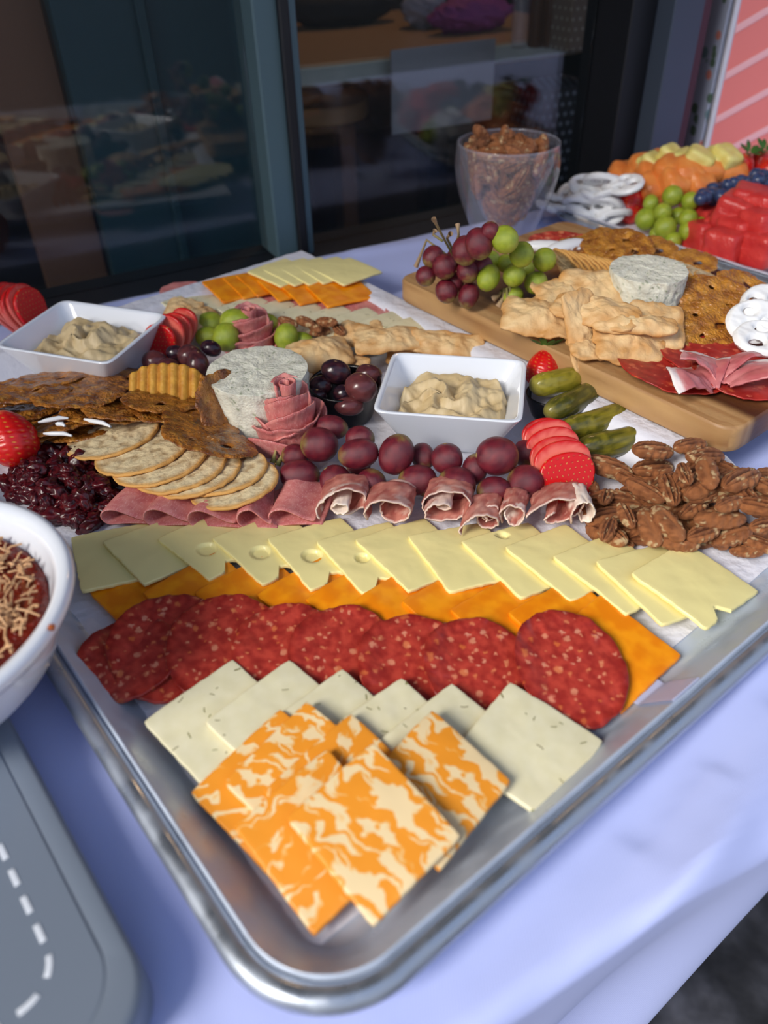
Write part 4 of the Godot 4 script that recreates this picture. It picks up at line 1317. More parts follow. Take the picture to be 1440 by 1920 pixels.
func fruit_on_pan() -> void:
	# red grapes under the right bowl of hummus: x, y, height, radii, tilt
	var g := [[622, 801, 24, 31, 23, 0, "red grape at the back, half hidden beside the black ramekin"], [553, 855, 17, 26, 23, 0, "dark red grape behind the leftmost pair by the grape stalk"], [672, 872, 9, 24, 20, 0, "dark red grape deep between the leftmost front grapes"], [793, 856, 20, 22, 27, 0, "dark red grape tucked against the middle of the hummus bowl"], [890, 880, 20, 24, 30, 0, "dark red grape hidden left of the big grape by the bowl"], [985, 850, 20, 24, 26, 0, "dark red grape behind the strawberry fan and the big grape"], [800, 908, 12, 24, 24, 0, "shaded red grape at the bottom between the two front grapes"],
		[599, 834, 27, 36, 33, 10, "plump red grape in the upper row, leftmost of the row"], [675, 823, 30, 28, 25, 0, "small red grape in the upper row beside the bowl's left corner"], [562, 891, 15, 38, 30, 5, "leftmost red grape in the front row with a wrinkled stem end"], [630, 902, 14, 32, 30, 60, "second red grape in the front row, with a greenish tip below"], [695, 908, 14, 30, 30, 30, "third red grape in the front row, very dark"], [672, 851, 30, 39, 29, 3, "oval red grape lying sideways above the front row"], [743, 852, 29, 33, 40, 12, "tall oval red grape with a green tip under the bowl's corner"], [783, 900, 15, 37, 29, 8, "red grape in the front row with a stem scar at its left end"], [838, 860, 26, 30, 30, 0, "round red grape with an olive tinge under the bowl's front"], [856, 908, 17, 37, 34, 0, "biggest red grape of the front row, below the bowl's front"], [932, 855, 32, 41, 37, -8, "largest red grape, topmost at the bowl's right corner"], [926, 920, 15, 33, 27, 0, "greenish red grape in the front row showing its pale stem end"], [985, 905, 18, 35, 34, 20, "rightmost red grape in front, greenish, beside the strawberry fan"]]
	for q in g:
		grape(q[0], q[1], q[2], q[3], q[4], true, q[6], "red grapes under the hummus bowl", q[5])
	# the stalk left of the grapes
	for k in 3:
		var a := P([512, 520, 508][k], [868, 872, 885][k], 10.0); var b := P([517, 536, 516][k], [829, 836, 870][k], 22.0)
		tube([a, a.lerp(b, 0.5) + Vector3(0.001, 0.001, 0), b], func(v: float) -> float: return 0.0009 + 0.0016 * exp(-v * 9.0), 7, func(_u: float, v: float, _p: Vector3) -> Color: return lin(124, 128, 62).lerp(lin(196, 160, 110), v))
		one("grape_stalk", fin(), M.stem, ["thin upright grape stalk at the left of the red grapes", "thin leaning grape stalk beside the upright one", "short stub of grape stalk by the crackers"][k], "grape stalk")
	# green grapes behind the cheese wheel
	for q in [[395, 612, 16, 30, 27, "green grape behind the strawberry fan, lowest of the bunch"], [392, 632, 14, 26, 20, "shaded green grape by the dark olives"], [443, 604, 34, 31, 25, "topmost green grape behind the salami rose"], [424, 632, 28, 25, 27, "green grape left of the small salami rose"], [500, 608, 22, 24, 20, "green grape hidden behind the small salami rose"], [537, 632, 24, 23, 26, "green grape right of the small salami rose"], [563, 640, 16, 26, 18, "green grape beside the puffy pita chip"]]:
		grape(q[0], q[1], q[2], q[3], q[4], false, q[5], "green grapes on the pan")
	strawberry("whole red strawberry at the left edge in front of the pretzel crisps", P(22, 822, 22.0), Vector3(-0.35, 0.75, -0.5), 0.047, 0.0215, false)
	strawberry("red strawberry with green leaves behind the right hummus bowl", P(1018, 694, 27.0), Vector3(0.15, 0.85, -0.55), 0.036, 0.0165, true)
	fan("fanned sliced strawberry between the red grapes and the pecans", P(1064, 906, 15.0), P(1020, 826, 20.0), 6, 0.045, 0.043, -0.55)
	fan("fanned sliced strawberry between the left hummus bowl and green grapes", P(306, 650, 20.0), P(350, 612, 24.0), 4, 0.044, 0.036, -0.2)
	fan("fanned sliced strawberry at the far left behind the left hummus bowl", P(62, 592, 24.0), P(0, 580, 26.0), 7, 0.056, 0.040, -0.25)
	# olives
	ramekin("small black ramekin of dark olives between the salami rose and the hummus", P(650, 778, 0.0), 0.030)
	for q in [[655, 762, 25, 28, 18, 0.2, 0, "brown olive low in front in the black ramekin"], [600, 724, 27, 25, 20, 0.7, -20, "dark olive at the left back of the black ramekin"], [592, 745, 24, 22, 18, 0.85, 0, "dark olive at the left rim of the black ramekin"], [692, 702, 30, 26, 19, 0.45, 15, "reddish olive at the right back of the black ramekin"], [630, 697, 38, 29, 23, 0.9, 20, "nearly black glossy olive on top of the ramekin"], [677, 727, 38, 32, 27, 0.1, 25, "big reddish brown olive on top of the ramekin at the right"], [644, 738, 28, 20, 18, 0.95, 0, "black olive in the middle of the ramekin"]]:
		olive(q[0], q[1], q[2], q[3], q[4], q[5], q[6], q[7], "olives in the black ramekin")
	for q in [[291, 679, 22, 25, 22, 0.1, 10, "matt brown olive nearest the left hummus bowl"], [318, 690, 20, 24, 19, 0.35, 10, "purple brown olive in front of the left olive pile"], [330, 662, 26, 19, 15, 0.95, 15, "small black olive at the back of the left olive pile"], [356, 668, 28, 24, 22, 0.4, 30, "brown olive in the middle of the left olive pile"], [371, 684, 26, 28, 21, 0.55, 80, "large dark brown olive against the herbed cheese wheel"], [396, 653, 32, 20, 15, 1.0, 20, "glossy black olive on top of the left olive pile"], [345, 700, 14, 24, 20, 0.6, 0, "olive at the bottom of the left olive pile"]]:
		olive(q[0], q[1], q[2], q[3], q[4], q[5], q[6], q[7], "olives by the left hummus bowl")
	# pickles
	ramekin("small black ramekin half hidden under the pickles by the hummus bowl", P(1030, 776, 0.0), 0.021, 0.020)
	for q in [[996, 724, 1088, 704, 24, 34.0, 0.0, "olive yellow pickle at the back, nearest the strawberry leaves"], [1024, 774, 1122, 726, 24, 26.0, 1.0, "dark green pickle with a pale tip, second from the back"], [1050, 808, 1176, 770, 25, 17.0, 0.55, "olive green pickle, third from the back, with a brown spot"], [1080, 842, 1224, 810, 26, 13.0, 0.7, "long green pickle in front, next to the strawberry fan"]]:
		var a := P(q[0], q[1], q[5]); var b := P(q[2], q[3], q[5] - (6.0 if q[5] > 20.0 else 1.0))
		var r := float(q[4]) * mpp(a)
		var len := (b - a).length() * 0.5
		var dark: float = q[6]
		var sd := rr(0, 50)
		ball(1, 1, 1, 48, 40, func(d: Vector3) -> float: return 1.0, null)
		for k in _v.size():
			var d := _v[k]
			var y := signf(d.y) * pow(absf(d.y), 0.62)
			var rad := r * pow(maxf(0.0, 1.0 - pow(absf(y), 4.5)), 0.5)
			var dd := Vector2(d.x, d.z).normalized() if Vector2(d.x, d.z).length() > 0.001 else Vector2.ZERO
			rad *= 1.0 + 0.05 * n3(Vector3(dd.x, y * 2.5, dd.y) + Vector3(sd, 0, 0), 1.6) + 0.07 * maxf(0.0, n3(Vector3(dd.x * 1.2, y * 4.0, dd.y * 1.2) + Vector3(0, sd, 0), 3.4))
			_v[k] = Vector3(dd.x * rad + 0.003 * (1.0 - y * y), y * len, dd.y * rad)
			var c := lin(150, 138, 40).lerp(lin(72, 72, 24), clampf(dark + 0.8 * n3(Vector3(dd.x, y * 2.0, dd.y) + Vector3(sd, 0, 0), 1.8), 0, 1))
			_c[k] = c.lerp(lin(150, 140, 60), smoothstep(0.82, 1.0, -y) * 0.7)
		var ydir := (b - a).normalized()
		var x := ydir.cross(Vector3.UP).normalized()
		one("pickle", fin(), M.pickle_skin, q[7], "pickle", (a + b) * 0.5, Basis(x, ydir, x.cross(ydir)), "pickles")

# ---------- crackers, pretzel crisps, pita, soft cheese ----------
func round_cracker(r: float, sd: float, dark := 0.0) -> ArrayMesh:
	slab(56, func(t: float) -> Vector2: return Vector2.from_angle(t * TAU) * r * (1.0 + 0.012 * n2(cos(t * TAU) * 4.0 + sd, sin(t * TAU) * 4.0, 1.0)),
		func(x: float, z: float) -> float: return 0.0011 * n2(x + sd, z, 75.0) + 0.0006 * n2(x, z + sd, 160.0), 0.0026, 0.001, 16,
		func(_u: float, v: float, p: Vector3) -> Color:
			var k := n2(p.x + sd, p.z, 75.0)
			var c := lin(226, 206, 164).lerp(lin(176, 146, 104), smoothstep(-0.05, 0.45, -k) * 0.8 + dark)
			return c.lerp(lin(212, 158, 86), smoothstep(0.86, 0.98, Vector2(p.x, p.z).length() / r)))
	return fin()

func pretzel_sdf(x: float, z: float, hole := 0.75) -> float:   # a flat pretzel about 2 across, holes between its strands
	var d := Vector2(x * 0.92, z * 1.12).length() - 1.0
	for h in [[-0.36, 0.22, 0.24], [0.36, 0.22, 0.24], [0.0, -0.42, 0.2]]:
		d = maxf(d, h[2] * hole - Vector2((x - h[0]) * 0.85, (z - h[1]) * 1.0).length())
	return d * 0.9

func crisp_mesh(s: float, sd: float, holes := true, c1 := Color(0.479, 0.178, 0.026), c2 := Color(0.162, 0.045, 0.008)) -> ArrayMesh:
	sdf_slab(func(x: float, z: float) -> float:
		if holes: return (pretzel_sdf(x / s, z / s, 0.45) + 0.09 * n2(x / s + sd, z / s, 1.6)) * s
		return (Vector2(x / s * 0.92, z / s * 1.12).length() - 1.0 + 0.10 * n2(x / s + sd, z / s, 1.6)) * s, s * 1.22, 40, 0.0032, 0.0012,
		func(x: float, z: float) -> float: return 0.0022 * n2(x / s + sd, z / s, 0.9) + 0.0012 * n2(x / s, z / s + sd, 3.0),
		func(x: float, z: float, e: float) -> Color:
			var c := c1.lerp(c2, clampf(0.5 + 1.2 * n2(x + sd, z, 60.0), 0, 1))
			return c.lerp(lin(212, 156, 70), smoothstep(0.25, 0.6, n2(x, z + sd, 90.0)) * 0.6))
	return fin()

func crackers_on_pan() -> void:
	# water crackers: centre, half width in pixels, tilt to the right, height
	var wc := [[213, 820, 91, 19, 26.0, "top left water cracker, lying on the pretzel crisps"], [268, 849, 92, 14, 19.0, "second water cracker from the top of the overlapping row"], [302, 868, 93, 11, 14.0, "third water cracker from the top of the overlapping row"], [340, 882, 90, 12, 11.0, "fourth water cracker, mostly under its neighbours"], [368, 890, 90, 13, 11.0, "fifth water cracker from the top, in the middle of the row"], [423, 889, 84, 15, 13.0, "sixth water cracker, at the right beside the grape stalk"], [440, 911, 88, 17, 9.0, "lowest water cracker in front, over the folded salami"]]
	var cn := (Basis(Vector3.BACK, 0.14) * Basis(Vector3.RIGHT, -0.10)).y
	var prev := Vector3.ZERO
	for k in range(wc.size() - 1, -1, -1):       # from the lowest up: each leans on the one before it
		var q: Array = wc[k]
		var c := P(q[0], q[1], 17.0)
		if k < wc.size() - 1:
			for it in 3:
				var dd := c - prev
				c = P(q[0], q[1], (prev.y - PY + (0.0031 - dd.x * cn.x - dd.z * cn.z) / cn.y) * 1000.0)
		prev = c
		var m := round_cracker(q[2] * mpp(c) * 0.97, k * 11.3)
		one("water_cracker", m, M.cracker, q[5], "cracker", c, Basis(Vector3.BACK, 0.14) * Basis(Vector3.RIGHT, -0.10) * Basis(Vector3.UP, k * 0.9), "water crackers")
	# pretzel crisps: centre, height, half size mm, yaw, tips about x and z
	var ms := []
	for k in 5: ms.append(crisp_mesh(1.0 * 0.034, k * 9.1, k < 2))
	var pc := [[86, 716, 24, 20, -14, 4], [8, 742, 22, 80, -8, 8], [40, 770, 12, 10, -10, 0], [160, 800, 8, 200, -8, 0], [75, 802, 7, 120, -8, 5], [215, 716, 22, 50, -12, -4], [270, 735, 19, 140, -12, -6], [120, 792, 15, 30, -12, 6], [200, 776, 19, 170, -14, -4], [245, 768, 24, 20, -12, -6], [310, 752, 26, 60, -14, -10], [330, 775, 22, 10, -12, -12], [375, 792, 26, 100, -16, -16], [60, 735, 28, 0, -10, 0], [150, 742, 30, 15, -8, -2], [393, 828, 31, 5, -16, -18]]
	for k in pc.size():
		var q: Array = pc[k]
		var c := P(q[0], q[1], q[2])
		one("pretzel_crisp", ms[k % 5], M.pretzel, ["brown pretzel crisp at the back against the left hummus bowl", "brown pretzel crisp cut by the left edge of the frame", "brown pretzel crisp low at the left, by the strawberry", "pretzel crisp at the bottom above the dried berries", "pretzel crisp beside the whole strawberry, low in the pile", "pretzel crisp behind, right of the hummus bowl's front corner", "pretzel crisp under the wavy golden chip", "pretzel crisp with white icing streaks over the dried berries", "pretzel crisp in the middle front of the pile, streaked white", "pretzel crisp lying flat in the centre of the pile", "pretzel crisp on top just below the wavy golden chip", "pretzel crisp in the front right layer of the pile", "pretzel crisp sloping right above the lowest one", "broad pretzel crisp on top at the left of the pile", "big glossy pretzel crisp on top below the left hummus bowl", "lowest right pretzel crisp, sloping down over the crackers"][k], "pretzel crisp", c, Basis(Vector3.RIGHT, deg_to_rad(q[4])) * Basis(Vector3.BACK, deg_to_rad(q[5])) * Basis(Vector3.UP, deg_to_rad(q[3])), "pretzel crisps on the pan")
	var up := P(432, 768, 28.0)
	one("pretzel_crisp", ms[3], M.pretzel, "pretzel crisp standing upright against the herbed cheese wheel", "pretzel crisp", up, Basis(Vector3.BACK, deg_to_rad(-62)) * Basis(Vector3.RIGHT, deg_to_rad(28)) * Basis(Vector3.UP, 0.5), "pretzel crisps on the pan")
	# white icing streaks on the crisps
	for q in [[72, 792, 28, 128, 784], [158, 786, 29, 208, 800], [82, 813, 24, 135, 817], [105, 795, 27, 122, 799]]:
		var a := P(q[0], q[1], q[2]); var b := P(q[3], q[4], q[2])
		tube([a, a.lerp(b, 0.3) + Vector3(0, 0.0012, 0.001), a.lerp(b, 0.7) + Vector3(0, 0.0008, -0.001), b], func(v: float) -> float: return 0.0017 * (0.5 + sin(v * PI) * 0.7), 8)
		one("icing_streak", fin(), M.yogurt, "streak of white icing drizzled on the pretzel crisps above the dried berries", "icing", Vector3.ZERO, Basis.IDENTITY, "icing streaks")
	# a golden wavy chip
	var c := P(312, 722, 30.0)
	sheet(60, 16, func(u: float, v: float) -> Vector3:
		var x := (u - 0.5) * 0.060; var z := (v - 0.5) * 0.034 * (1.0 - 0.5 * pow(absf(u - 0.5) * 2.0, 3.0))
		return Vector3(x, 0.0016 * sin(u * 44.0) + 0.004 * sin(u * 3.0), z), 0.0022, func(u: float, _v: float, p: Vector3) -> Color: return lin(222, 166, 62).lerp(lin(176, 112, 36), clampf(0.5 + 0.4 * sin(u * 44.0 + 2.0) + 0.6 * n3(p, 90.0), 0, 1)))
	one("wavy_chip", fin(), M.pita, "golden wavy chip lying over the pretzel crisps under the olives", "chip", c, Basis(Vector3.RIGHT, 0.75) * Basis(Vector3.BACK, -0.05))
	# herbed cheese wheels
	cheese_wheel(P(482, 692, 52.0) - Vector3(0, 0.052, 0), 95.0 * mpp(P(482, 692, 52.0)), 0.052, "tall round herbed soft cheese wheel beside the large salami rose")
	# pita chips on the pan
	var pt := [[598, 668, 22.0, 30.0, 24.0, 15, 10, "puffy golden pita chip beside the salami rose and olives"], [640, 690, 12.0, 26.0, 14.0, -20, 4, "pale pita chip edge under the puffy one"], [726, 640, 26.0, 31.0, 17.0, 10, 5, "golden pita chip behind the right hummus bowl"], [838, 648, 22.0, 34.0, 15.0, -8, 4, "long golden pita chip behind the right hummus bowl's corner"], [690, 632, 16.0, 20.0, 16.0, 30, 4, "pita chip near the pecans in the far row"], [660, 628, 20.0, 18.0, 14.0, -35, 4, "small dark pita chip beside the far pecans"], [780, 662, 10.0, 28.0, 16.0, 5, 3, "flat pita chip low against the hummus bowl's back wall"], [372, 602, 22.0, 22.0, 16.0, 40, 4, "orange toasted chip beside the far strawberry fan"], [345, 582, 22.0, 18.0, 15.0, -10, 4, "toasted chip behind the left hummus bowl's corner"]]
	for k in pt.size():
		var q: Array = pt[k]
		one("pita_chip", pita(q[3] * 0.001, q[4] * 0.001, q[6] * 0.001, k * 4.7), M.pita, q[7], "pita chip", P(q[0], q[1], q[2]), Basis(Vector3.UP, deg_to_rad(q[5])) * Basis(Vector3.RIGHT, rr(0.1, 0.4)) * Basis(Vector3.BACK, rr(-0.2, 0.2)), "pita chips on the pan")

func pita(hx: float, hz: float, puff: float, sd: float) -> ArrayMesh:
	var o := rounded(hx, hz, 5.0)
	slab(64, func(t: float) -> Vector2: return o.call(t) * (1.0 + 0.08 * n2(cos(t * TAU) * 1.5 + sd, sin(t * TAU) * 1.5, 1.0)),
		func(x: float, z: float) -> float: return puff * (1.0 - pow(absf(x) / hx, 2.0)) * (1.0 - pow(absf(z) / hz, 2.0)) + 0.0028 * n2(x + sd, z, 45.0) + 0.0012 * n2(x, z + sd, 120.0), 0.0030, 0.0012, 14,
		func(_u: float, _v: float, p: Vector3) -> Color:
			var e := maxf(absf(p.x) / hx, absf(p.z) / hz)
			return lin(232, 198, 146).lerp(lin(204, 148, 84), clampf(0.35 + 0.9 * n3(p + Vector3(sd, 0, 0), 45.0) + 0.5 * smoothstep(0.7, 1.0, e), 0, 1)))
	return fin()

func cheese_wheel(c: Vector3, r: float, h: float, label: String) -> void:
	var n := 120; var nv := 44
	lat(n, nv, true, false, func(u: float, v: float) -> Vector3:
		var a := u * TAU
		var rad := r; var y := 0.0
		if v < 0.55:
			y = h * v / 0.55 * 0.985
			# crumbly flutes down the side
			rad = r * (1.0 - 0.05 * (1.0 - v / 0.55)) + 0.0011 * n2(a * r * 230.0, y * 30.0, 1.0) + 0.0013 * n3(Vector3(cos(a) * r, y, sin(a) * r), 90.0)
		else:
			var t := (v - 0.55) / 0.45
			rad = r * (1.0 - t) if t > 0.12 else r * (1.0 - t * t * 8.0 * 0.12)
			y = h + (0.0 if t > 0.12 else -h * 0.02 * (1.0 - t / 0.12)) + 0.0011 * n2(cos(a) * rad, sin(a) * rad, 60.0) + 0.0006 * n2(cos(a) * rad, sin(a) * rad, 180.0)
		return Vector3(cos(a) * rad, y, sin(a) * rad),
		func(_u: float, v: float, p: Vector3) -> Color:
			var k := n3(p, 300.0)
			var c2 := lin(232, 230, 212).lerp(lin(206, 204, 188), clampf(0.5 + n3(p, 60.0), 0, 1))
			return c2.lerp(lin(96, 116, 72), smoothstep(0.38, 0.52, k) * 0.8))
	one("soft_cheese_wheel", fin(), M.soft_cheese, label, "cheese", c)

# ---------- pecans and dried berries ----------
var pecans := []
func pecan_mesh(sd: float) -> ArrayMesh:
	ball(1, 1, 1, 76, 34, null, null)
	for k in _v.size():
		var d := _v[k]                      # x long axis, y up, z across
		var a := atan2(d.y, d.z)
		var x := d.y
		# re-aim the ball's poles along x
		var along := d.y; var rad := sqrt(maxf(0.0, 1.0 - along * along))
		a = atan2(d.z, d.x)
		var prof := pow(maxf(0.0, 1.0 - pow(absf(along), 2.3)), 0.52)
		var y := sin(a) * prof; var z := cos(a) * prof
		var groove := 0.0
		if y > 0.0:
			groove = 0.55 * exp(-z * z * 90.0 / maxf(prof * prof, 0.05) * 0.5) * prof
			groove += 0.24 * exp(-pow(absf(z) / maxf(prof, 0.05) - 0.52, 2.0) * 70.0) * prof
		else:
			groove = -0.30 * exp(-z * z * 22.0) * prof * (1.0 - absf(along))
		var wig := 1.0 + 0.09 * n3(Vector3(along * 2.2, y, z) + Vector3(sd, 0, 0), 1.7) + 0.10 * sin(along * 19.0 + absf(z) * 5.0 + sd + 2.0 * n2(along * 3.0, z * 3.0, 1.0)) * absf(z)
		var p := Vector3(along, (y - groove) * 0.40 * wig, z * 0.47 * wig)
		_v[k] = p
		var c := lin(186, 118, 72).lerp(lin(104, 54, 28), clampf(0.22 + 0.8 * n3(p + Vector3(sd, 0, 0), 2.4) + groove * 2.4, 0, 1))
		var chip := smoothstep(0.30, 0.40, n3(p * 1.1 + Vector3(0, sd, 0), 1.9))
		_c[k] = c.lerp(lin(222, 188, 140), chip)
	return fin()

func pecan(px: float, py: float, mm: float, size: float, ang: float, tip: float, roll: float, label: String, group: String, y0 := PY) -> void:
	if pecans.is_empty():
		for k in 7: pecans.append(pecan_mesh(k * 8.7 + 1.0))
	var c := at_y(px, py, y0 + mm * 0.001)
	if y0 == PY and (c - PN).dot(UU) > 0.418: c = at_y(px, py, y0 + mm * 0.001 + 0.023)
	var d := at_y(px + 10.0 * cos(deg_to_rad(ang)), py + 10.0 * sin(deg_to_rad(ang)), c.y) - c
	var yaw := atan2(-d.z, d.x)
	var h := size * 0.5
	one("pecan_half", pecans[rng.randi() % 7], M.nut, label, "pecan", c, Basis(Vector3.UP, yaw) * Basis(Vector3.BACK, deg_to_rad(tip)) * Basis(Vector3.RIGHT, deg_to_rad(roll)).scaled_local(Vector3(h, h, h)), group)

func nuts_and_berries() -> void:
	var gp := "pecans heaped at the right of the pan"
	var lb := "brown pecan half in the heap at the right of the pan"
	# layer under the ones seen
	for k in 34:
		var px := rr(1120, 1440); var py := rr(880, 1005)
		if py < 900 and px < 1150: continue
		pecan(px, py, rr(4, 9), 0.036, rr(-40, 40), rr(-15, 15), rr(-60, 60), lb, gp)
	var pq := [[1140, 876, 16, 92, 8], [1224, 845, 14, 76, -6], [1294, 836, 14, 66, -14], [1322, 856, 15, 74, -10], [1224, 878, 16, 76, -6], [1326, 886, 22, 72, 62], [1390, 900, 20, 88, -28], [1314, 925, 24, 92, 10], [1210, 920, 22, 80, 25], [1256, 918, 25, 74, 65], [1422, 950, 18, 72, 18], [1135, 932, 14, 54, -72], [1113, 914, 12, 40, 82], [1140, 992, 16, 60, -65], [1174, 966, 22, 62, 58], [1218, 990, 18, 88, 62], [1252, 982, 24, 86, 40], [1350, 974, 24, 96, -4], [1318, 1000, 20, 70, -16], [1272, 1018, 14, 76, 4], [1374, 1006, 14, 74, -10], [1424, 1020, 12, 66, 18], [1172, 1017, 5, 34, 14], [1436, 912, 16, 60, 20], [1436, 985, 14, 60, -10], [1284, 888, 20, 50, 60], [1300, 955, 18, 70, -30], [1400, 930, 14, 60, 40], [1370, 945, 16, 64, -20], [1180, 900, 14, 60, 20], [1100, 960, 10, 50, 70], [1340, 1012, 8, 56, 30], [1400, 1034, 7, 58, 10]]
	var pn := ["long pecan half touching the strawberry fan's upper right side", "pecan half below the front pickle's tip", "uppermost pecan half of the heap, nearest the board's corner", "pecan half just under the uppermost one", "pecan half lying flat between the pickle and the middle of the heap", "pecan half standing across the heap, below the uppermost two", "large pecan half at the upper right, tilted up to the right", "big pale chipped pecan half in the middle right of the heap", "broad pecan half in the centre left of the heap", "pecan half crossing the broad central one steeply", "pecan half at the right edge of the frame, halfway down the heap", "small steep pecan half beside the rightmost ham roll's top", "small upright pecan piece squeezed next to the strawberry fan", "ridged pecan half standing by the rightmost ham roll's white flap", "short pecan half with a pale chipped tip, above the swiss cheese", "long steep pecan half in front, pointing down to the swiss cheese", "pecan half with a pale crumbled face, front middle of the heap", "longest level pecan half in the right front of the heap", "pecan half beneath the longest level one", "front pecan half nearest the last swiss slices", "broken pecan half with white crumbs at the right front", "chipped pecan half cut by the right edge at the bottom of the heap", "tiny pecan fragment lying alone beside the swiss cheese"]
	for k in pq.size():
		var q: Array = pq[k]
		var s := mpp(P(q[0], q[1], q[2]))
		pecan(q[0], q[1], q[2], q[3] * s * 1.06, q[4], rr(-14, 14), rr(-25, 25) + (180.0 if rng.randf() < 0.25 else 0.0), pn[k] if k < pn.size() else lb, gp)
	for q in [[540, 604, 30, 44, 12], [572, 603, 32, 46, 20], [590, 612, 28, 46, 40], [612, 604, 32, 48, 12], [636, 618, 26, 40, 40], [600, 622, 22, 42, -10]]:
		pecan(q[0], q[1], q[2], q[3] * mpp(P(q[0], q[1], q[2])), q[4], rr(-10, 10), rr(-20, 20), "small far pecan half between the green grapes and the herbed slices", "far pecans on the pan")
	# dried berries
	var bm := []
	for k in 6:
		ball(1, 0.62, 0.8, 26, 18, func(d: Vector3) -> float: return 0.84 + 0.34 * n3(d + Vector3(k * 6.0, 0, 0), 1.3) + 0.16 * absf(n3(d + Vector3(0, k * 5.0, 0), 3.2)), func(_u: float, _v: float, p: Vector3) -> Color: return lin(54, 12, 20).lerp(lin(104, 26, 30), clampf(0.3 + 0.9 * n3(p + Vector3(k, 0, 0), 2.2), 0, 1)))
		bm.append(fin())
	for k in 120:
		var a := rr(0, TAU); var rad := sqrt(rng.randf())
		var px := 122.0 + cos(a) * rad * 104.0 + sin(a) * rad * 8.0
		var py := 915.0 + sin(a) * rad * 74.0
		var hgt := 3.0 + 20.0 * (1.0 - rad * rad) * rng.randf()
		if px < 70 and py > 945: continue
		if px > 190 and py > 960: continue
		var c := P(px, py, hgt)
		var s := rr(0.0075, 0.0105) * (1.35 if k % 11 == 0 else 1.0)
		one("dried_berry", bm[k % 6], M.dried_fruit, "wrinkled dark red dried berry in the heap left of the crackers", "dried berry", c, Basis(Vector3(rr(-1, 1), rr(-1, 1), rr(-1, 1)).normalized(), rr(0, TAU)).scaled_local(Vector3(s, s, s)), "dried berries")

const BY := 0.8005          # top of the wooden board

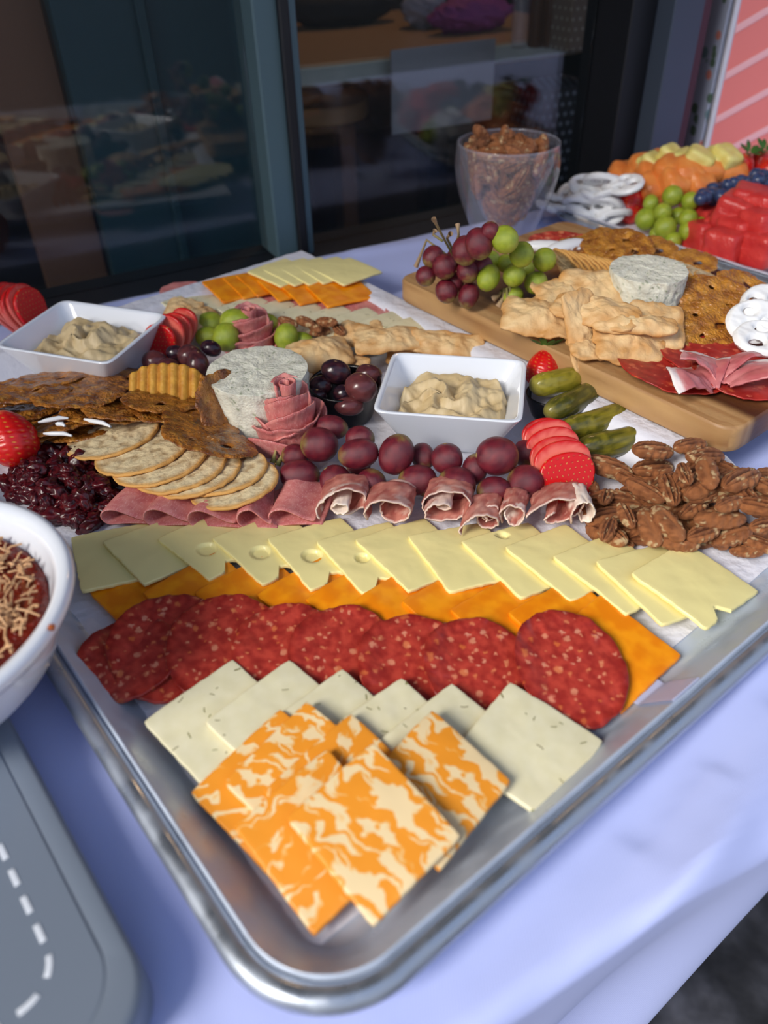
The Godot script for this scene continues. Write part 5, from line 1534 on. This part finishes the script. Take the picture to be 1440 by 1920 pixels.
func wooden_board() -> void:
	var u0 := 0.4540; var u1 := 0.705; var w0 := 0.117; var w1 := 0.490
	var c := G((u0 + u1) * 0.5, (w0 + w1) * 0.5, 0.7785)
	var hu := (u1 - u0) * 0.5; var hw := (w1 - w0) * 0.5
	var bb := rounded(hu, hw, 14.0)
	var h := BY - 0.7785
	# rings across the board, fine enough for the grain
	var nu := 110; var nv := 70
	var wood := func(u: float, w: float, y: float) -> Color:
		# growth layers run along the board
		var q := u + 0.010 * n2(w * 3.0, u * 6.0, 1.0) + 0.25 * y
		var k := 0.5 + 0.5 * sin(q * 170.0 + 3.0 * n2(u * 10.0, w * 2.2, 1.0))
		var c2 := lin(112, 66, 38).lerp(lin(72, 38, 22), k)
		c2 = c2.lerp(lin(170, 124, 78), smoothstep(0.1, 0.5, n2(u * 26.0 + 3.0, w * 1.6, 1.0)) * 0.8)
		var sap := (1.0 - smoothstep(0.022, 0.032, u - u0 + 0.004 * n2(w, 0.3, 14.0))) + smoothstep(w1 - 0.10, w1 - 0.03, w + 0.02 * n2(u, w, 20.0)) * 0.75
		return c2.lerp(lin(196, 156, 106).lerp(lin(166, 122, 76), clampf(0.5 + n2(u * 90.0, w * 5.0, 1.0), 0, 1)), clampf(sap, 0, 1))
	var f := func(a: float, b: float) -> Vector3:
		return Vector3.ZERO
	# top as a grid, then the rim all round
	var pt := func(i: float, j: float) -> Vector2:      # -1..1 squared corners, slightly rounded
		var x := i * hu; var z := j * hw
		var ex := maxf(0.0, absf(x) - (hu - 0.016)); var ez := maxf(0.0, absf(z) - (hw - 0.016))
		if ex > 0.0 and ez > 0.0:
			var l := Vector2(ex, ez).length()
			var m := maxf(ex, ez)
			ex *= m / l; ez *= m / l
			x = signf(x) * (hu - 0.016 + ex); z = signf(z) * (hw - 0.016 + ez)
		return Vector2(x, z)
	lat(nu, nv, false, false, func(a: float, b: float) -> Vector3:
		var q: Vector2 = pt.call(a * 2.0 - 1.0, b * 2.0 - 1.0) * 0.988
		return UU * q.x + WW * q.y + Vector3(0, h, 0), func(a: float, b: float, _p: Vector3) -> Color: return wood.call(lerpf(u0, u1, a), lerpf(w0, w1, b), 0.0))
	var lim := []
	for k in 4:
		for i in 60:
			var t := i / 60.0 * 2.0 - 1.0
			lim.append([pt.call(t, -1.0), pt.call(1.0, t), pt.call(-t, 1.0), pt.call(-1.0, -t)][k])
	var ys := [[0.988, h], [0.994, h - 0.0005], [1.0, h - 0.0025], [1.0, h * 0.66], [1.0, h * 0.33], [1.0, 0.002], [0.99, 0.0], [0.3, 0.0], [0.0, 0.0]]
	lat(lim.size(), ys.size() - 1, true, false, func(a: float, b: float) -> Vector3:
		var q: Vector2 = lim[roundi(a * lim.size()) % lim.size()]
		var y: Array = ys[roundi(b * (ys.size() - 1))]
		return UU * q.x * y[0] + WW * q.y * y[0] + Vector3(0, y[1], 0), func(_a: float, _b: float, p: Vector3) -> Color:
			var u := p.dot(UU) + (u0 + u1) * 0.5; var w := p.dot(WW) + (w0 + w1) * 0.5
			if w < w0 + 0.004: return wood.call(u, w0, p.y)          # end grain
			return lin(192, 152, 102).lerp(lin(140, 98, 60), clampf(0.45 + 0.9 * n2(p.y * 160.0, w * 7.0, 1.0), 0, 1)))
	# both halves face out
	one("wooden_board", fin(false), M.wood, "thick wooden serving board with a pale edge behind the sheet pan", "serving board", c)
	# grapes on it
	var gr := [[798, 518, 30, 19, 19, "dark red grape at the far left of the bunch on the board"], [812, 482, 44, 20, 22, "red grape at the upper left of the bunch on the board"], [833, 500, 40, 23, 24, "round red grape at the front left of the bunch on the board"], [872, 470, 62, 25, 28, "red grape on top in the middle of the bunch on the board"], [898, 457, 74, 26, 30, "large pale red grape at the top of the bunch on the board"], [919, 434, 84, 18, 18, "dark red grape at the very top, touching the pecan glass"], [877, 509, 38, 21, 22, "dark purple grape in the middle of the bunch on the board"], [837, 546, 18, 21, 23, "red grape at the bottom left of the bunch on the board"], [879, 554, 16, 19, 25, "deep red oval grape at the bottom of the bunch on the board"], [850, 530, 22, 20, 20, "shaded red grape between the lower ones on the board"], [855, 486, 40, 20, 20, "shaded red grape inside the bunch on the board"], [905, 500, 40, 20, 20, "shaded red grape next to the green bunch on the board"]]
	for q in gr:
		grape(q[0], q[1], q[2], q[3], q[4], true, q[5], "red grapes on the board", rr(-30, 30), BY)
	gr = [[947, 449, 78, 25, 27, "topmost green grape on the board, in front of the pecan glass"], [978, 477, 58, 23, 24, "green grape second from the top on the board"], [964, 516, 36, 21, 22, "green grape in the centre front of the bunch on the board"], [916, 521, 34, 21, 26, "tall pale green grape beside the red bunch on the board"], [1005, 530, 24, 22, 21, "green grape at the lower right of the bunch on the board"], [1021, 487, 44, 22, 22, "green grape with brown specks at the right of the bunch"], [920, 488, 40, 18, 18, "shaded green grape behind the tall pale one"], [948, 494, 38, 17, 17, "shaded green grape deep in the bunch on the board"], [962, 556, 14, 20, 18, "dull green grape at the bottom of the bunch on the board"], [985, 505, 20, 18, 18, "green grape hidden in the right of the bunch on the board"]]
	for q in gr:
		grape(q[0], q[1], q[2], q[3], q[4], false, q[5], "green grapes on the board", rr(-30, 30), BY)
	var sc := func(_u: float, v: float, _p: Vector3) -> Color: return lin(120, 116, 60).lerp(lin(170, 140, 110), v)
	var st := thing("vine_twig", "bare branching stem rising from the red grapes on the board", "grape stem", at_y(840, 480, BY + 0.03))
	for q in [[850, 480, 45, 822, 428, 78, 813, 410, 88], [850, 478, 45, 860, 440, 75, 858, 420, 82], [840, 480, 45, 800, 450, 55, 780, 500, 30], [830, 452, 66, 812, 440, 70, 816, 432, 74], [850, 470, 50, 838, 446, 66, 845, 438, 72]]:
		var pts := []
		for k in 3: pts.append(at_y(q[k * 3], q[k * 3 + 1], BY + q[k * 3 + 2] * 0.001) - st.position)
		tube([pts[0], pts[0].lerp(pts[1], 0.5), pts[1], pts[1].lerp(pts[2], 0.5), pts[2]], func(v: float) -> float: return 0.0011 + 0.0012 * exp(-(1.0 - v) * 8.0), 7, sc)
		part("twig", fin(), M.stem, st)
	st = thing("vine_twig", "cluster of bare knobbly twigs under the green grapes on the board", "grape stem", at_y(935, 575, BY))
	for q in [[945, 540, 22, 935, 575, 6], [950, 540, 24, 945, 582, 4], [940, 545, 20, 926, 560, 10], [955, 535, 25, 952, 588, 3], [960, 520, 30, 968, 565, 8]]:
		var a := at_y(q[0], q[1], BY + q[2] * 0.001) - st.position; var b := at_y(q[3], q[4], BY + q[5] * 0.001) - st.position
		tube([a, a.lerp(b, 0.5) + Vector3(0.002, 0, 0), b], func(v: float) -> float: return 0.0013 + 0.002 * exp(-(1.0 - v) * 9.0), 7, sc)
		part("twig", fin(), M.stem, st)
	# pita chips
	var pt2 := [[1012, 600, 14.0, 33.0, 25.0, -12, 9, "blistered square pita chip at the front left of the board's heap"], [1090, 622, 16.0, 17.0, 34.0, 20, 5, "narrow pita chip standing on edge in the middle of the heap"], [1116, 588, 28.0, 36.0, 18.0, -32, 6, "long pale pita chip lying across the top of the heap"], [1062, 552, 20.0, 30.0, 20.0, 15, 6, "pita chip at the back near the green grapes"], [1112, 540, 24.0, 30.0, 20.0, -10, 6, "pita chip at the back by the small cheese wheel"], [1178, 640, 12.0, 30.0, 26.0, -4, 5, "pita chip in front beside the red salami on the board"], [1190, 612, 24.0, 34.0, 10.0, -6, 5, "curved pita chip on top of the front right one"], [1228, 612, 16.0, 24.0, 24.0, -10, 3, "flat orange toasted pita chip right of the heap"], [1050, 570, 14.0, 26.0, 20.0, 40, 5, "pita chip in the middle, mostly covered"], [1100, 658, 6.0, 16.0, 14.0, 10, 4, "small pita chip at the bottom, by the board's front edge"], [1140, 570, 14.0, 26.0, 22.0, 5, 4, "pita chip under the long pale one"]]
	for k in pt2.size():
		var q: Array = pt2[k]
		one("pita_chip", pita(q[3] * 0.001, q[4] * 0.001, q[6] * 0.001, 60.0 + k * 3.7), M.pita, q[7], "pita chip", at_y(q[0], q[1], BY + q[2] * 0.001), Basis(Vector3.UP, deg_to_rad(q[5])) * Basis(Vector3.RIGHT, 1.0 if k == 1 else rr(0.15, 0.45)) * Basis(Vector3.BACK, rr(-0.25, 0.1)), "pita chips on the board")
	var cw := at_y(1217, 503, BY + 0.040)
	cheese_wheel(cw - Vector3(0, 0.040, 0), 71.0 * mpp(cw), 0.040, "smaller round herbed soft cheese wheel on the wooden board")
	# crackers standing in a row, edge up
	for k in 11:
		var p := at_y(1062 + k * 11.0, 500 + k * 2.4, BY + 0.016)
		one("wheat_cracker", round_cracker(0.021, 200.0 + k * 3.0, 0.25), M.cracker, "%s thin cracker from the left in the leaning row left of the small cheese wheel" % ORD[k], "cracker", p, Basis(Vector3.UP, 0.5) * Basis(Vector3.BACK, -1.0) * Basis(Vector3.UP, k * 1.0), "leaning crackers on the board")
	for k in 5:
		var p := at_y(1290 + k * 17.0, 512 + k * 7.0, BY + 0.012)
		one("wheat_cracker", round_cracker(0.022, 260.0 + k * 3.0, 0.15), M.cracker, "%s thin cracker from the left in the low row right of the small cheese wheel" % ORD[k], "cracker", p, Basis(Vector3.BACK, -0.35) * Basis(Vector3.UP, k * 1.0), "low crackers on the board")
	# pretzels
	var pm := crisp_mesh(0.031, 40.0, true, lin(196, 132, 48), lin(146, 86, 30)); var pm2 := crisp_mesh(0.031, 55.0, true, lin(200, 138, 52), lin(150, 90, 32)); var ph := crisp_mesh(0.027, 70.0, false, lin(184, 116, 44), lin(132, 74, 26))
	var pz := [[1338, 562, 16, 0, 25, -6, 0], [1322, 612, 10, 30, 22, -4, 1], [1295, 590, 8, 140, 10, 4, 2], [1370, 590, 8, 80, 10, 4, 0], [1205, 565, 12, 20, 20, 6, 2], [1090, 470, 10, 10, 8, 4, 0], [1140, 462, 18, 60, 10, -4, 1], [1170, 466, 20, 100, 12, 5, 0], [1210, 476, 10, 30, 8, 6, 1], [1115, 476, 16, 0, 10, 0, 2], [1285, 500, 8, 40, 5, 5, 1], [1400, 552, 12, 100, 15, -10, 1]]
	for k in pz.size():
		var q: Array = pz[k]
		one("pretzel_crisp", [pm, pm2, ph][q[6]], M.pretzel, ["glossy pretzel crisp with dark holes right of the small cheese wheel", "golden pretzel crisp in front, next to the flat toasted chip", "pretzel crisp below the small cheese wheel's right side", "pretzel crisp under the white coated pretzels", "dark broken pretzel crisp at the foot of the small cheese wheel", "leftmost pretzel crisp at the back edge of the board", "pretzel crisp on top of the pile at the back of the board", "upper pretzel crisp at the back, before the green grapes of the tray", "right pretzel crisp of the pile at the back of the board", "pretzel crisp in the middle of the back pile", "lone pretzel crisp behind the small cheese wheel", "pretzel crisp at the right edge behind the white pretzels"][k], "pretzel crisp", at_y(q[0], q[1], BY + q[2] * 0.001), Basis(Vector3.RIGHT, deg_to_rad(q[4])) * Basis(Vector3.BACK, deg_to_rad(q[5])) * Basis(Vector3.UP, deg_to_rad(q[3])), "pretzel crisps on the board")
	# white coated pretzels
	white_pretzel()
	for q in [[1412, 608, 16, 20, 30, "white coated pretzel with brown peeking through, on the board's right"], [1432, 580, 20, 60, 20, "white coated pretzel at the back of the trio on the board"], [1430, 642, 10, 0, 15, "white coated pretzel at the bottom of the trio on the board"]]:
		one("coated_pretzel", wp, M.yogurt, q[5], "pretzel", at_y(q[0], q[1], BY + q[2] * 0.001), Basis(Vector3.RIGHT, deg_to_rad(q[4])) * Basis(Vector3.UP, deg_to_rad(q[3])), "coated pretzels on the board")
	for q in [[1025, 462, 12, "short white coated stick left at the back of the board", 10], [1060, 462, 20, "white coated stick on top at the back of the board", -30], [1072, 474, 14, "lower white coated stick at the back of the board", -14]]:
		var p := at_y(q[0], q[1], BY + q[2] * 0.001)
		ball(0.026, 0.006, 0.008, 28, 16, func(d: Vector3) -> float: return 1.0 + 0.06 * n3(d, 2.0))
		one("coated_stick", fin(), M.yogurt, q[3], "snack stick", p, Basis(Vector3.UP, deg_to_rad(-q[4])), "coated sticks")
	var p0 := at_y(1045, 450, BY + 0.012)
	slab(40, rounded(0.03, 0.014, 2.2), func(x: float, z: float) -> float: return 0.002 * n2(x, z, 60.0), 0.002, 0.0007, 6, null, func(_u: float, _v: float, p: Vector3) -> Vector2: return Vector2(p.x, p.z) * 8.0 + Vector2(0.5, 0.5))
	one("salami_slice", fin(), M.salami, "dark red salami slice behind the white coated sticks", "salami slice", p0, Basis(Vector3.RIGHT, 0.2))
	# cured meat at the board's near end
	for q in [[1268, 686, 4, 0.046, "large dark red salami slice at the near end of the board"], [1395, 702, 4, 0.040, "dark red salami slice cut by the right edge of the frame"], [1330, 668, 3, 0.040, "red salami slice under the folded ham on the board"]]:
		var r: float = q[3]
		slab(64, func(t: float) -> Vector2: return Vector2.from_angle(t * TAU) * r * (1.0 + 0.04 * n2(cos(t * TAU), sin(t * TAU), 1.6)), func(x: float, z: float) -> float: return 0.0014 * n2(x + r * 9.0, z, 40.0) + 0.004 * smoothstep(0.4, 1.0, -z / r), 0.0014, 0.0005, 10, null, func(_u: float, _v: float, p: Vector3) -> Vector2: return Vector2(p.x, p.z) * 8.0 + Vector2(0.5, 0.5))
		one("salami_slice", fin(), M.soppressata, q[4], "salami slice", at_y(q[0], q[1], BY + q[2] * 0.001), Basis(Vector3.UP, r * 40.0), "red salami on the board")
	for q in [[1300, 712, 9, 0.037, 0.5, "folded ham slice with a white corner, at the left"], [1338, 688, 12, 0.030, 1.4, "folded ham slice in the middle, thin and pink"], [1378, 698, 11, 0.040, 2.3, "folded ham slice with a white fat rim, at the right"]]:
		var c2 := at_y(q[0], q[1], BY + q[2] * 0.001)
		var r: float = q[3]; var yaw: float = q[4]
		sheet(40, 16, func(u: float, v: float) -> Vector3:
			var a := lerpf(-1.25, 1.25, u)
			var rad := r * (0.12 + 0.98 * v)
			return Vector3(sin(a) * rad, 0.010 * sin(u * PI * 2.0 + yaw) * v + 0.007 * sin(v * 2.6) + 0.002 * n2(u * 3.0, v * 3.0, 1.0), -cos(a) * rad + r * 0.55), 0.0014, func(u: float, v: float, p: Vector3) -> Color:
				return lin(206, 128, 128).lerp(lin(178, 90, 94), clampf(0.5 + n3(p, 70.0), 0, 1)).lerp(lin(240, 226, 222), smoothstep(0.80, 0.88, v + 0.1 * n2(u * 4.0 + yaw, 0.5, 1.0)) * (1.0 if int(yaw) != 1 else 0.2)))
		one("folded_ham", fin(), M.prosciutto, q[5] + ", on the wooden board", "ham", c2, Basis(Vector3.UP, 1.15 - yaw * 0.8) * Basis(Vector3.RIGHT, 0.12), "folded ham on the board")

var wp: ArrayMesh
func white_pretzel() -> void:
	var s := 0.024
	sdf_slab(func(x: float, z: float) -> float: return (pretzel_sdf(x / s, z / s) + 0.03) * s, s * 1.2, 44, 0.008, 0.004, func(x: float, z: float) -> float: return 0.0008 * n2(x, z, 90.0))
	wp = fin()

func nut_glass() -> void:
	var c := Vector3(0.154, 0.7512, -0.968)
	var g := thing("double_wall_glass", "double walled glass tumbler full of pecans standing by the window", "glass", c)
	var H := 0.121
	var outer := [Vector2(0, 0.0), Vector2(0.026, 0.0), Vector2(0.029, 0.003), Vector2(0.036, 0.018), Vector2(0.046, 0.040), Vector2(0.054, 0.062), Vector2(0.0590, 0.082), Vector2(0.0608, 0.097), Vector2(0.0600, 0.112), Vector2(0.0585, H)]
	var inner := [Vector2(0, 0.026), Vector2(0.008, 0.0265), Vector2(0.020, 0.033), Vector2(0.032, 0.050), Vector2(0.042, 0.070), Vector2(0.0495, 0.088), Vector2(0.0545, 0.104), Vector2(0.0565, H)]
	lathe(spline(outer, 40), 72); part("outer_wall", fin(false), M.glassware, g)
	lathe(spline(inner, 36), 72); part("inner_wall", fin(false), mat("inner_glass", Color(0.9, 0.9, 0.95, 0.03), 0.03, {"transparency": BaseMaterial3D.TRANSPARENCY_ALPHA}), g)
	var rim := []
	for k in 72: rim.append(Vector3(cos(k * TAU / 72) * 0.0575, H, sin(k * TAU / 72) * 0.0575))
	tube(rim, func(_v: float) -> float: return 0.0013, 8, null, true)
	part("rim", fin(), M.glassware, g)
	# the nuts inside
	var n := 0
	if pecans.is_empty(): pecans.append(pecan_mesh(1.0))
	for k in 900:
		if n >= 110: break
		var y := rr(0.034, H + 0.002)
		var rmax := 0.0
		for i in inner.size() - 1:
			if y >= inner[i].y and y <= inner[i + 1].y: rmax = lerpf(inner[i].x, inner[i + 1].x, (y - inner[i].y) / (inner[i + 1].y - inner[i].y))
		if y > H: rmax = 0.052
		rmax -= 0.010
		if rmax < 0.002: continue
		var rad := rmax * (sqrt(rr(0.45, 1.0)) if y < H - 0.01 else sqrt(rng.randf()))
		var a := rr(0, TAU)
		if y < H - 0.02 and sin(a) < -0.5: continue     # the far side is full as well, but covered
		var p := c + Vector3(cos(a) * rad, y, sin(a) * rad)
		# the long axis lies along the wall
		var tang := Vector3(-sin(a), 0, cos(a))
		var ax := (tang * rr(-1, 1) + Vector3.UP * rr(-1, 1) * (1.0 if y < H - 0.012 else 0.3)).normalized()
		var out := Vector3(cos(a), 0, sin(a)) if y < H - 0.01 else Vector3.UP
		out = (out - ax * out.dot(ax)).normalized()
		var h := rr(0.0145, 0.019)
		one("pecan_piece", pecans[rng.randi() % pecans.size()], M.nut, "pecan piece in the double walled glass", "pecan", p, Basis(ax, out, ax.cross(out)).scaled_local(Vector3(h, h, h)), "pecans in the glass")
		n += 1

func spline(pts: Array, n: int) -> Array:
	var c := Curve2D.new()
	for k in pts.size():
		var t: Vector2 = (pts[mini(k + 1, pts.size() - 1)] - pts[maxi(k - 1, 0)]) / 6.0
		if k == 0 or k == pts.size() - 1: t = Vector2.ZERO
		c.add_point(pts[k], -t, t)
	c.bake_interval = 0.0005
	var o := []
	for k in n + 1: o.append(c.sample_baked(c.get_baked_length() * k / n))
	return o

const TY := 0.7575          # the fruit tray's paper

func fruit_tray() -> void:
	var tr := thing("fruit_tray", "second metal tray lined with paper holding the cut fruit by the window", "sheet pan", G(0.908, 0.355, 0.7505))
	var prof := []
	for q in bead_profile(): prof.append(Vector2(q.x if q.x < 0.1 else 0.118, q.y * 0.75))
	pan_shell(prof, 0.785, 1.030, 0.125, 0.590, 0.04, 0.0)
	part("basin", fin(), M.pan_metal, tr, -G(0.908, 0.355, 0.0))
	var bead := []
	for k in 13:
		var a := TAU * k / 12.0 + 0.2
		bead.append(Vector2(0.0062 + 0.0058 * cos(a), 0.0155 + 0.0050 * sin(a)))
	pan_shell(bead, 0.785, 1.030, 0.125, 0.590, 0.04, 0.0)
	part("rolled_rim", fin(), M.rim_metal, tr, -G(0.908, 0.355, 0.0))
	sheet(40, 60, func(a: float, b: float) -> Vector3:
		var u := lerpf(0.792, 1.022, a); var w := lerpf(0.135, 0.580, b)
		var e := minf(minf(u - 0.785, 1.03 - u), minf(w - 0.125, 0.59 - w))
		return G(u, w, TY - 0.003 + 0.019 * (1.0 - smoothstep(0.012, 0.034, e)) + 0.0008 * n2(u, w, 30.0)), 0.0004)
	one("paper_liner", fin(), M.paper, "white paper liner in the fruit tray at the upper right", "parchment")
	if wp == null: white_pretzel()
	var rank := func(rows: Array, k: int) -> String: return ORD[rows.reduce(func(n2_: int, q: Array) -> int: return n2_ + (1 if q[0] + q[1] * 0.01 < rows[k][0] + rows[k][1] * 0.01 else 0), 0)]
	var at := func(px: float, py: float, mm: float) -> Vector3: return at_y(px, py, TY + mm * 0.001)
	# white coated pretzels in a heap
	var yp := [[1030, 394, 6], [1052, 378, 14], [1075, 366, 24], [1100, 354, 34], [1128, 345, 44], [1160, 352, 42], [1175, 352, 48], [1060, 396, 8], [1088, 388, 18], [1115, 374, 28], [1140, 368, 34], [1085, 408, 6], [1112, 400, 14], [1140, 398, 12], [1150, 410, 8], [1130, 388, 22], [1100, 375, 26]]
	for k in yp.size():
		one("coated_pretzel", wp, M.yogurt, "%s white coated pretzel from the left in the heap on the fruit tray" % rank.call(yp, k), "pretzel", at.call(yp[k][0], yp[k][1], yp[k][2]), Basis(Vector3.UP, rr(0, TAU)) * Basis(Vector3.RIGHT, rr(-0.7, 0.7)) * Basis(Vector3.BACK, rr(-0.4, 0.4)), "coated pretzels on the fruit tray")
	strawberry("red strawberry on the fruit tray between white pretzels and green grapes", at.call(1184, 382, 20.0), Vector3(0.1, 0.8, -0.4), 0.050, 0.0195, false)
	strawberry("small red strawberry among the melon at the back of the fruit tray", at.call(1352, 312, 52.0), Vector3(0.6, 0.5, -0.3), 0.036, 0.017, false)
	# green grapes
	var gg := [[1261, 367, 44, 19, 19], [1295, 377, 40, 17, 17], [1212, 411, 20, 21, 21], [1247, 427, 18, 21, 21], [1290, 410, 26, 18, 18], [1292, 433, 16, 19, 20], [1262, 452, 6, 16, 17], [1220, 381, 36, 14, 16], [1243, 398, 32, 17, 17], [1313, 420, 20, 12, 13], [1272, 405, 22, 16, 16], [1232, 440, 8, 15, 15]]
	for k in gg.size():
		var q: Array = gg[k]
		grape(q[0], q[1], q[2], q[3], q[4], false, ["topmost green grape on the fruit tray", "upper right green grape on the fruit tray beside the blueberries", "leftmost green grape on the fruit tray, by the strawberry", "large green grape in front on the fruit tray", "green grape in the middle right of the fruit tray bunch", "green grape on the fruit tray touching the melon cubes", "lowest front green grape on the fruit tray", "shaded green grape behind, next to the strawberry on the tray", "shaded green grape in the middle of the fruit tray bunch", "small green grape by the watermelon on the fruit tray", "green grape hidden among the others on the fruit tray", "green grape low at the front left of the fruit tray bunch"][k], "green grapes on the fruit tray", 0.0, TY)
	# melon: cubes and lumps
	var cube := func(hx: float, hy: float, hz: float, sd: float, c1: Color, c2: Color, p: float) -> ArrayMesh:
		lat(48, 34, true, false, func(u: float, v: float) -> Vector3:
			var a := u * TAU; var b := (v - 0.5) * PI
			var d := Vector3(cos(a) * cos(b), sin(b), sin(a) * cos(b))
			var r := pow(pow(absf(d.x), p) + pow(absf(d.y), p) + pow(absf(d.z), p), -1.0 / p) * (1.0 + 0.07 * n3(d + Vector3(sd, 0, 0), 1.1))
			return Vector3(d.x * hx, d.y * hy, d.z * hz) * r, func(_u: float, _v: float, q: Vector3) -> Color: return c1.lerp(c2, clampf(0.5 + 0.9 * n3(q + Vector3(sd, 0, 0), 60.0), 0, 1)))
		return fin()
	var wm := []; var cm := []; var pm := []
	for k in 3:
		wm.append(cube.call(0.022 + 0.002 * k, 0.019, 0.020, k * 4.0, lin(212, 66, 60), lin(192, 46, 46), 7.0))
		cm.append(cube.call(0.021, 0.017, 0.019 + 0.002 * k, k * 4.0 + 20.0, lin(240, 150, 76), lin(232, 128, 56), 3.2))
		pm.append(cube.call(0.018, 0.013, 0.015, k * 4.0 + 40.0, lin(240, 226, 140), lin(226, 206, 110), 5.0))
	var ws := [[1362, 460, 20, "watermelon cube in front, left of the nearest one"], [1430, 464, 22, "nearest watermelon cube, cut by the right edge of the frame"], [1352, 432, 16, "shaded watermelon cube left of the middle ones"], [1430, 424, 40, "watermelon cube in the middle above the nearest one"], [1378, 398, 44, "watermelon cube at the upper left of the heap"], [1432, 388, 50, "watermelon cube at the upper right of the heap"], [1335, 415, 16, "watermelon cube touching the green grapes of the tray"], [1402, 382, 50, "watermelon cube at the back next to the blueberries"], [1392, 436, 28, "watermelon cube deep in the heap"], [1324, 444, 12, "low watermelon cube at the left front of the heap"]]
	for k in ws.size():
		one("watermelon_cube", wm[k % 3], M.melon, "red " + ws[k][3], "watermelon", at.call(ws[k][0], ws[k][1], ws[k][2]), Basis(Vector3.UP, [0.75, 0.6, 1.0, 0.4, 0.9, 0.7, 0.2, 1.1, 0.5, 0.3][k]) * Basis(Vector3.RIGHT, rr(-0.25, 0.25)), "watermelon cubes")
	var cs := [[1164, 334, 30], [1197, 336, 34], [1226, 331, 44], [1256, 321, 56], [1290, 325, 56], [1325, 318, 58], [1266, 345, 46], [1226, 354, 36], [1364, 322, 54], [1308, 345, 46], [1180, 330, 24], [1210, 318, 44], [1240, 312, 50], [1200, 350, 26], [1285, 350, 40], [1245, 360, 30]]
	for k in cs.size():
		one("cantaloupe_chunk", cm[k % 3], M.melon, "%s orange cantaloupe chunk from the left in the heap across the fruit tray" % rank.call(cs, k), "cantaloupe", at.call(cs[k][0], cs[k][1], cs[k][2]), Basis(Vector3(0.3, 1, 0.2).normalized(), rr(0, 3)), "cantaloupe chunks")
	var ps := [[1260, 298, 64], [1287, 304, 64], [1310, 300, 70], [1226, 312, 54], [1360, 298, 70], [1338, 301, 66], [1272, 310, 56], [1215, 318, 46]]
	for k in ps.size():
		one("pineapple_chunk", pm[k % 3], M.melon, "%s pale yellow pineapple chunk from the left along the top of the melon" % rank.call(ps, k), "pineapple", at.call(ps[k][0], ps[k][1], ps[k][2]), Basis(Vector3(0.2, 1, 0.1).normalized(), rr(0, 3)), "pineapple chunks")
	for k in 3:
		var t := strawberry(["leafy strawberry at the back of the tray under the striped sign", "leafy strawberry beside the sign's lower corner", "leafy strawberry at the right end behind the blueberries"][k], at.call([1392, 1425, 1440][k], [312, 306, 322][k], 58.0), Vector3([0.1, -0.1, 0.2][k], 0.9, 0.3), 0.036, 0.016, true)
	ball(1, 0.88, 1, 26, 18, func(d: Vector3) -> float: return 1.0 - 0.16 * exp(-pow(sqrt(maxf(0.0, 1.0 - d.y * d.y)), 2.0) * 16.0) * (1.0 if d.y > 0 else 0.0), func(_u: float, _v: float, p: Vector3) -> Color: return lin(40, 50, 84).lerp(lin(74, 90, 128), clampf(0.4 + 0.9 * n3(p, 1.8), 0, 1)))
	var bl := fin()
	for k in 46:
		var t := float(k % 23) / 22.0
		var px := lerpf(1314.0, 1452.0, t) + rr(-7, 7)
		var py := lerpf(368.0, 334.0, pow(t, 0.7)) + rr(-13, 13)
		if k >= 23: py += 10; px -= 4
		var c: Vector3 = at.call(px, py, lerpf(46.0, 66.0, t) + rr(-4, 4) - (8.0 if k >= 23 else 0.0))
		var s := rr(0.0072, 0.0088)
		one("blueberry", bl, M.berry, "dark blueberry in the drift between the melon and the watermelon", "blueberry", c, Basis(Vector3(rr(-1, 1), 0.3, rr(-1, 1)).normalized(), rr(0, 2)).scaled_local(Vector3(s, s, s)), "blueberries")
